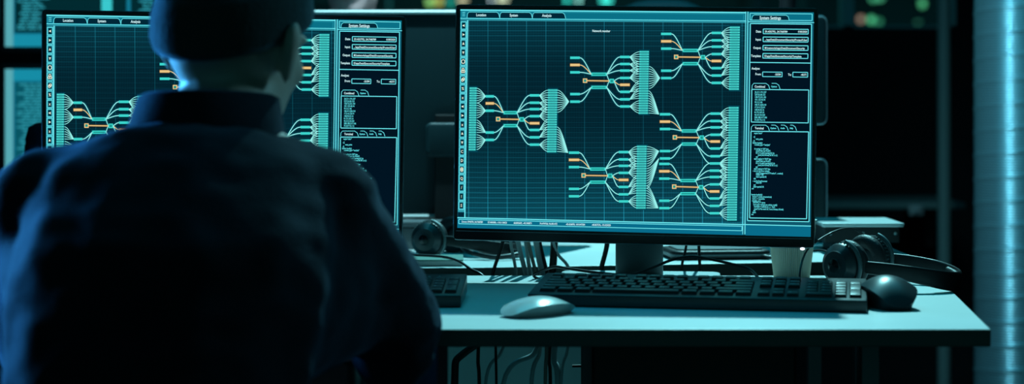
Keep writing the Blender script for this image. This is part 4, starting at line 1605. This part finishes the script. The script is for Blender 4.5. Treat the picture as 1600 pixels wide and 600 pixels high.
obj('collar', ring_band(Vector((.010, .262, .955)), Vector((.012, .285, 1.018)), .094, .077, .012, tilt=-.006), 'sweater', pm, smooth=60)

# beanie: dome over the skull, its hem low at the nape and higher over the brow
def beanie(Mx):
    bm = bmesh.new()
    n, m = 64, 22
    rows = []
    for j in range(m + 1):
        ring = []
        for k in range(n):
            a = 2 * PI * k / n
            fwd = math.sin(a)
            th0 = math.radians(111 - 44 * (fwd + 1) / 2)        # hem angle from the crown
            th = th0 * (1 - j / m)
            r = math.sin(th)
            bag = 1 + .03 * math.sin(PI * min(1, th / 1.7)) + .012 * noise.noise(Vector((math.cos(a) * 2, fwd * 2, th * 2.4)))
            ring.append(bm.verts.new((.0780 * r * math.cos(a) * bag, (.095 * r * fwd - .005) * bag, (.118 * math.cos(th)) * bag + .018)))
        rows.append(ring)
    for a, b in zip(rows, rows[1:]):
        for k in range(n):
            bm.faces.new((a[k], a[(k + 1) % n], b[(k + 1) % n], b[k]))
    bmesh.ops.remove_doubles(bm, verts=bm.verts, dist=1e-5)
    cf = bmesh.new()
    rows = []
    prof = [(0, .000), (-.03, .003), (.12, .0055), (.5, .006), (.85, .0045), (1.0, .0025), (1.02, .0)]
    for t, off in prof:
        ring = []
        for k in range(n):
            a = 2 * PI * k / n
            fwd = math.sin(a)
            th0 = math.radians(112 - 44 * (fwd + 1) / 2)
            th = th0 - t * math.radians(30)
            r = math.sin(th)
            rib = .0012 * (1 if k % 2 else -1) if 0 < t < 1 else 0
            o_ = off + rib
            ring.append(cf.verts.new(((.0800 + o_) * r * math.cos(a), (.097 + o_) * r * fwd - .005, (.119 + o_) * math.cos(th) + .018)))
        rows.append(ring)
    for a, b in zip(rows, rows[1:]):
        for k in range(n):
            cf.faces.new((a[k], a[(k + 1) % n], b[(k + 1) % n], b[k]))
    return xform(bm, Mx), xform(cf, Mx)


b1, b2 = beanie(HM)
bo = obj('beanie', b1, 'beanie', pm, smooth=True)
obj('cuff', b2, 'beanie', bo, smooth=True)

# the stool under him
sx = empty('stool', (-.345, 1.70, 0))
tag(sx, 'black stool under the seated person in the beanie', 'stool')
obj('seat', lathe([(0, .38), (.17, .38), (.185, .392), (.185, .408), (.17, .418), (0, .420)], 40), 'soft', sx, smooth=50)
obj('column', lathe([(.025, .05), (.025, .385)], 20), 'bright_steel', sx, smooth=40)
obj('base', lathe([(0, 0), (.20, 0), (.20, .012), (.05, .04), (.03, .06), (0, .06)], 40), 'steel', sx, smooth=40)

# colleague facing us behind the rear monitor
M2 = Matrix.Translation((-.382, 4.50, 0)) @ Matrix.Rotation(PI, 4, 'Z')
J2 = dict(spine=[(0, 0, .55), (0, .02, .74), (0, .05, .93), (0, .07, 1.06), (0, .09, 1.155), (0, .125, 1.312)],
          sR=(.165, .07, 1.08), sL=(-.165, .07, 1.08), eR=(.24, .15, .82), eL=(-.24, .15, .82), wR=(.18, .42, .80), wL=(-.18, .42, .80),
          hR=(-.25, 1, -.10), hL=(.25, 1, -.10), hipR=(.095, .02, .53), hipL=(-.095, .02, .53), kR=(.15, .43, .53), kL=(-.15, .43, .53), aR=(.15, .40, .09), aL=(-.15, .40, .09))
p2, H2 = person({'nm': 'person', 'M': M2}, J2, 'skin', 'greytop', 'jeans', 0, 0, wrinkle=False)
tag(p2, 'person in a grey top facing us, chin and neck in view over the rear monitor', 'person')
hb = bmesh.new()
hm = ball((0, -.010, .032), (.080, .098, .102), 4)
bmesh.ops.bisect_plane(hm, geom=hm.verts[:] + hm.edges[:] + hm.faces[:], plane_co=(0, .062, .070), plane_no=(0, .62, -.78), clear_outer=True)
obj('hair', xform(hm, H2), 'hair', p2, smooth=True)
for s in (-1, 1):
    ey = obj('eye', xform(ball((s * .030, .0765, .004), (.0105, .0105, .007), 3), H2), 'eye', p2, smooth=True)
    obj('iris', xform(ball((s * .030, .0850, .004), (.0048, .0026, .0048), 2), H2), 'hair', ey, smooth=True)
s2_ = copy_tree(sx)
s2_.location = (-.382, 4.52, 0)
tag(s2_, 'black stool under the colleague in the grey top', 'stool')

# grey chair at the far side
ch = empty('office_chair', (P(1037, 0, 4.4).x, 4.45, 0))
tag(ch, 'grey office chair with a rounded back showing above the large lit monitor', 'chair')
cxr = .155
obj('backrest', xform(prism(rrect(.31, .62, .13, 8), -.03, .03, .02, 3), Matrix.Translation((0, 0, .945)) @ Matrix.Rotation(PI / 2, 4, 'X')), 'chair', ch, smooth=50)
obj('seat', xform(prism(rrect(.46, .44, .08, 6), .43, .50, .02, 3), Matrix.Translation((0, .24, 0))), 'chair', ch, smooth=50)
obj('back_bar', box(-.03, .03, -.045, -.02, .42, .80, .005), 'black', ch)
obj('column', xform(lathe([(.028, .08), (.028, .44)], 20), Matrix.Translation((0, .24, 0))), 'steel', ch, smooth=40)
for i in range(5):
    a = 2 * PI * i / 5 + .3
    obj('foot', tube([(0, .24, .09), (.28 * math.cos(a), .24 + .28 * math.sin(a), .065)], .016, 8, 3), 'black', ch)
    obj('caster', xform(lathe([(0, -.012), (.028, -.012), (.03, 0), (.028, .012), (0, .012)], 16), Matrix.Translation((.28 * math.cos(a), .24 + .28 * math.sin(a), .03)) @ Matrix.Rotation(PI / 2, 4, 'Y')), 'black', ch)
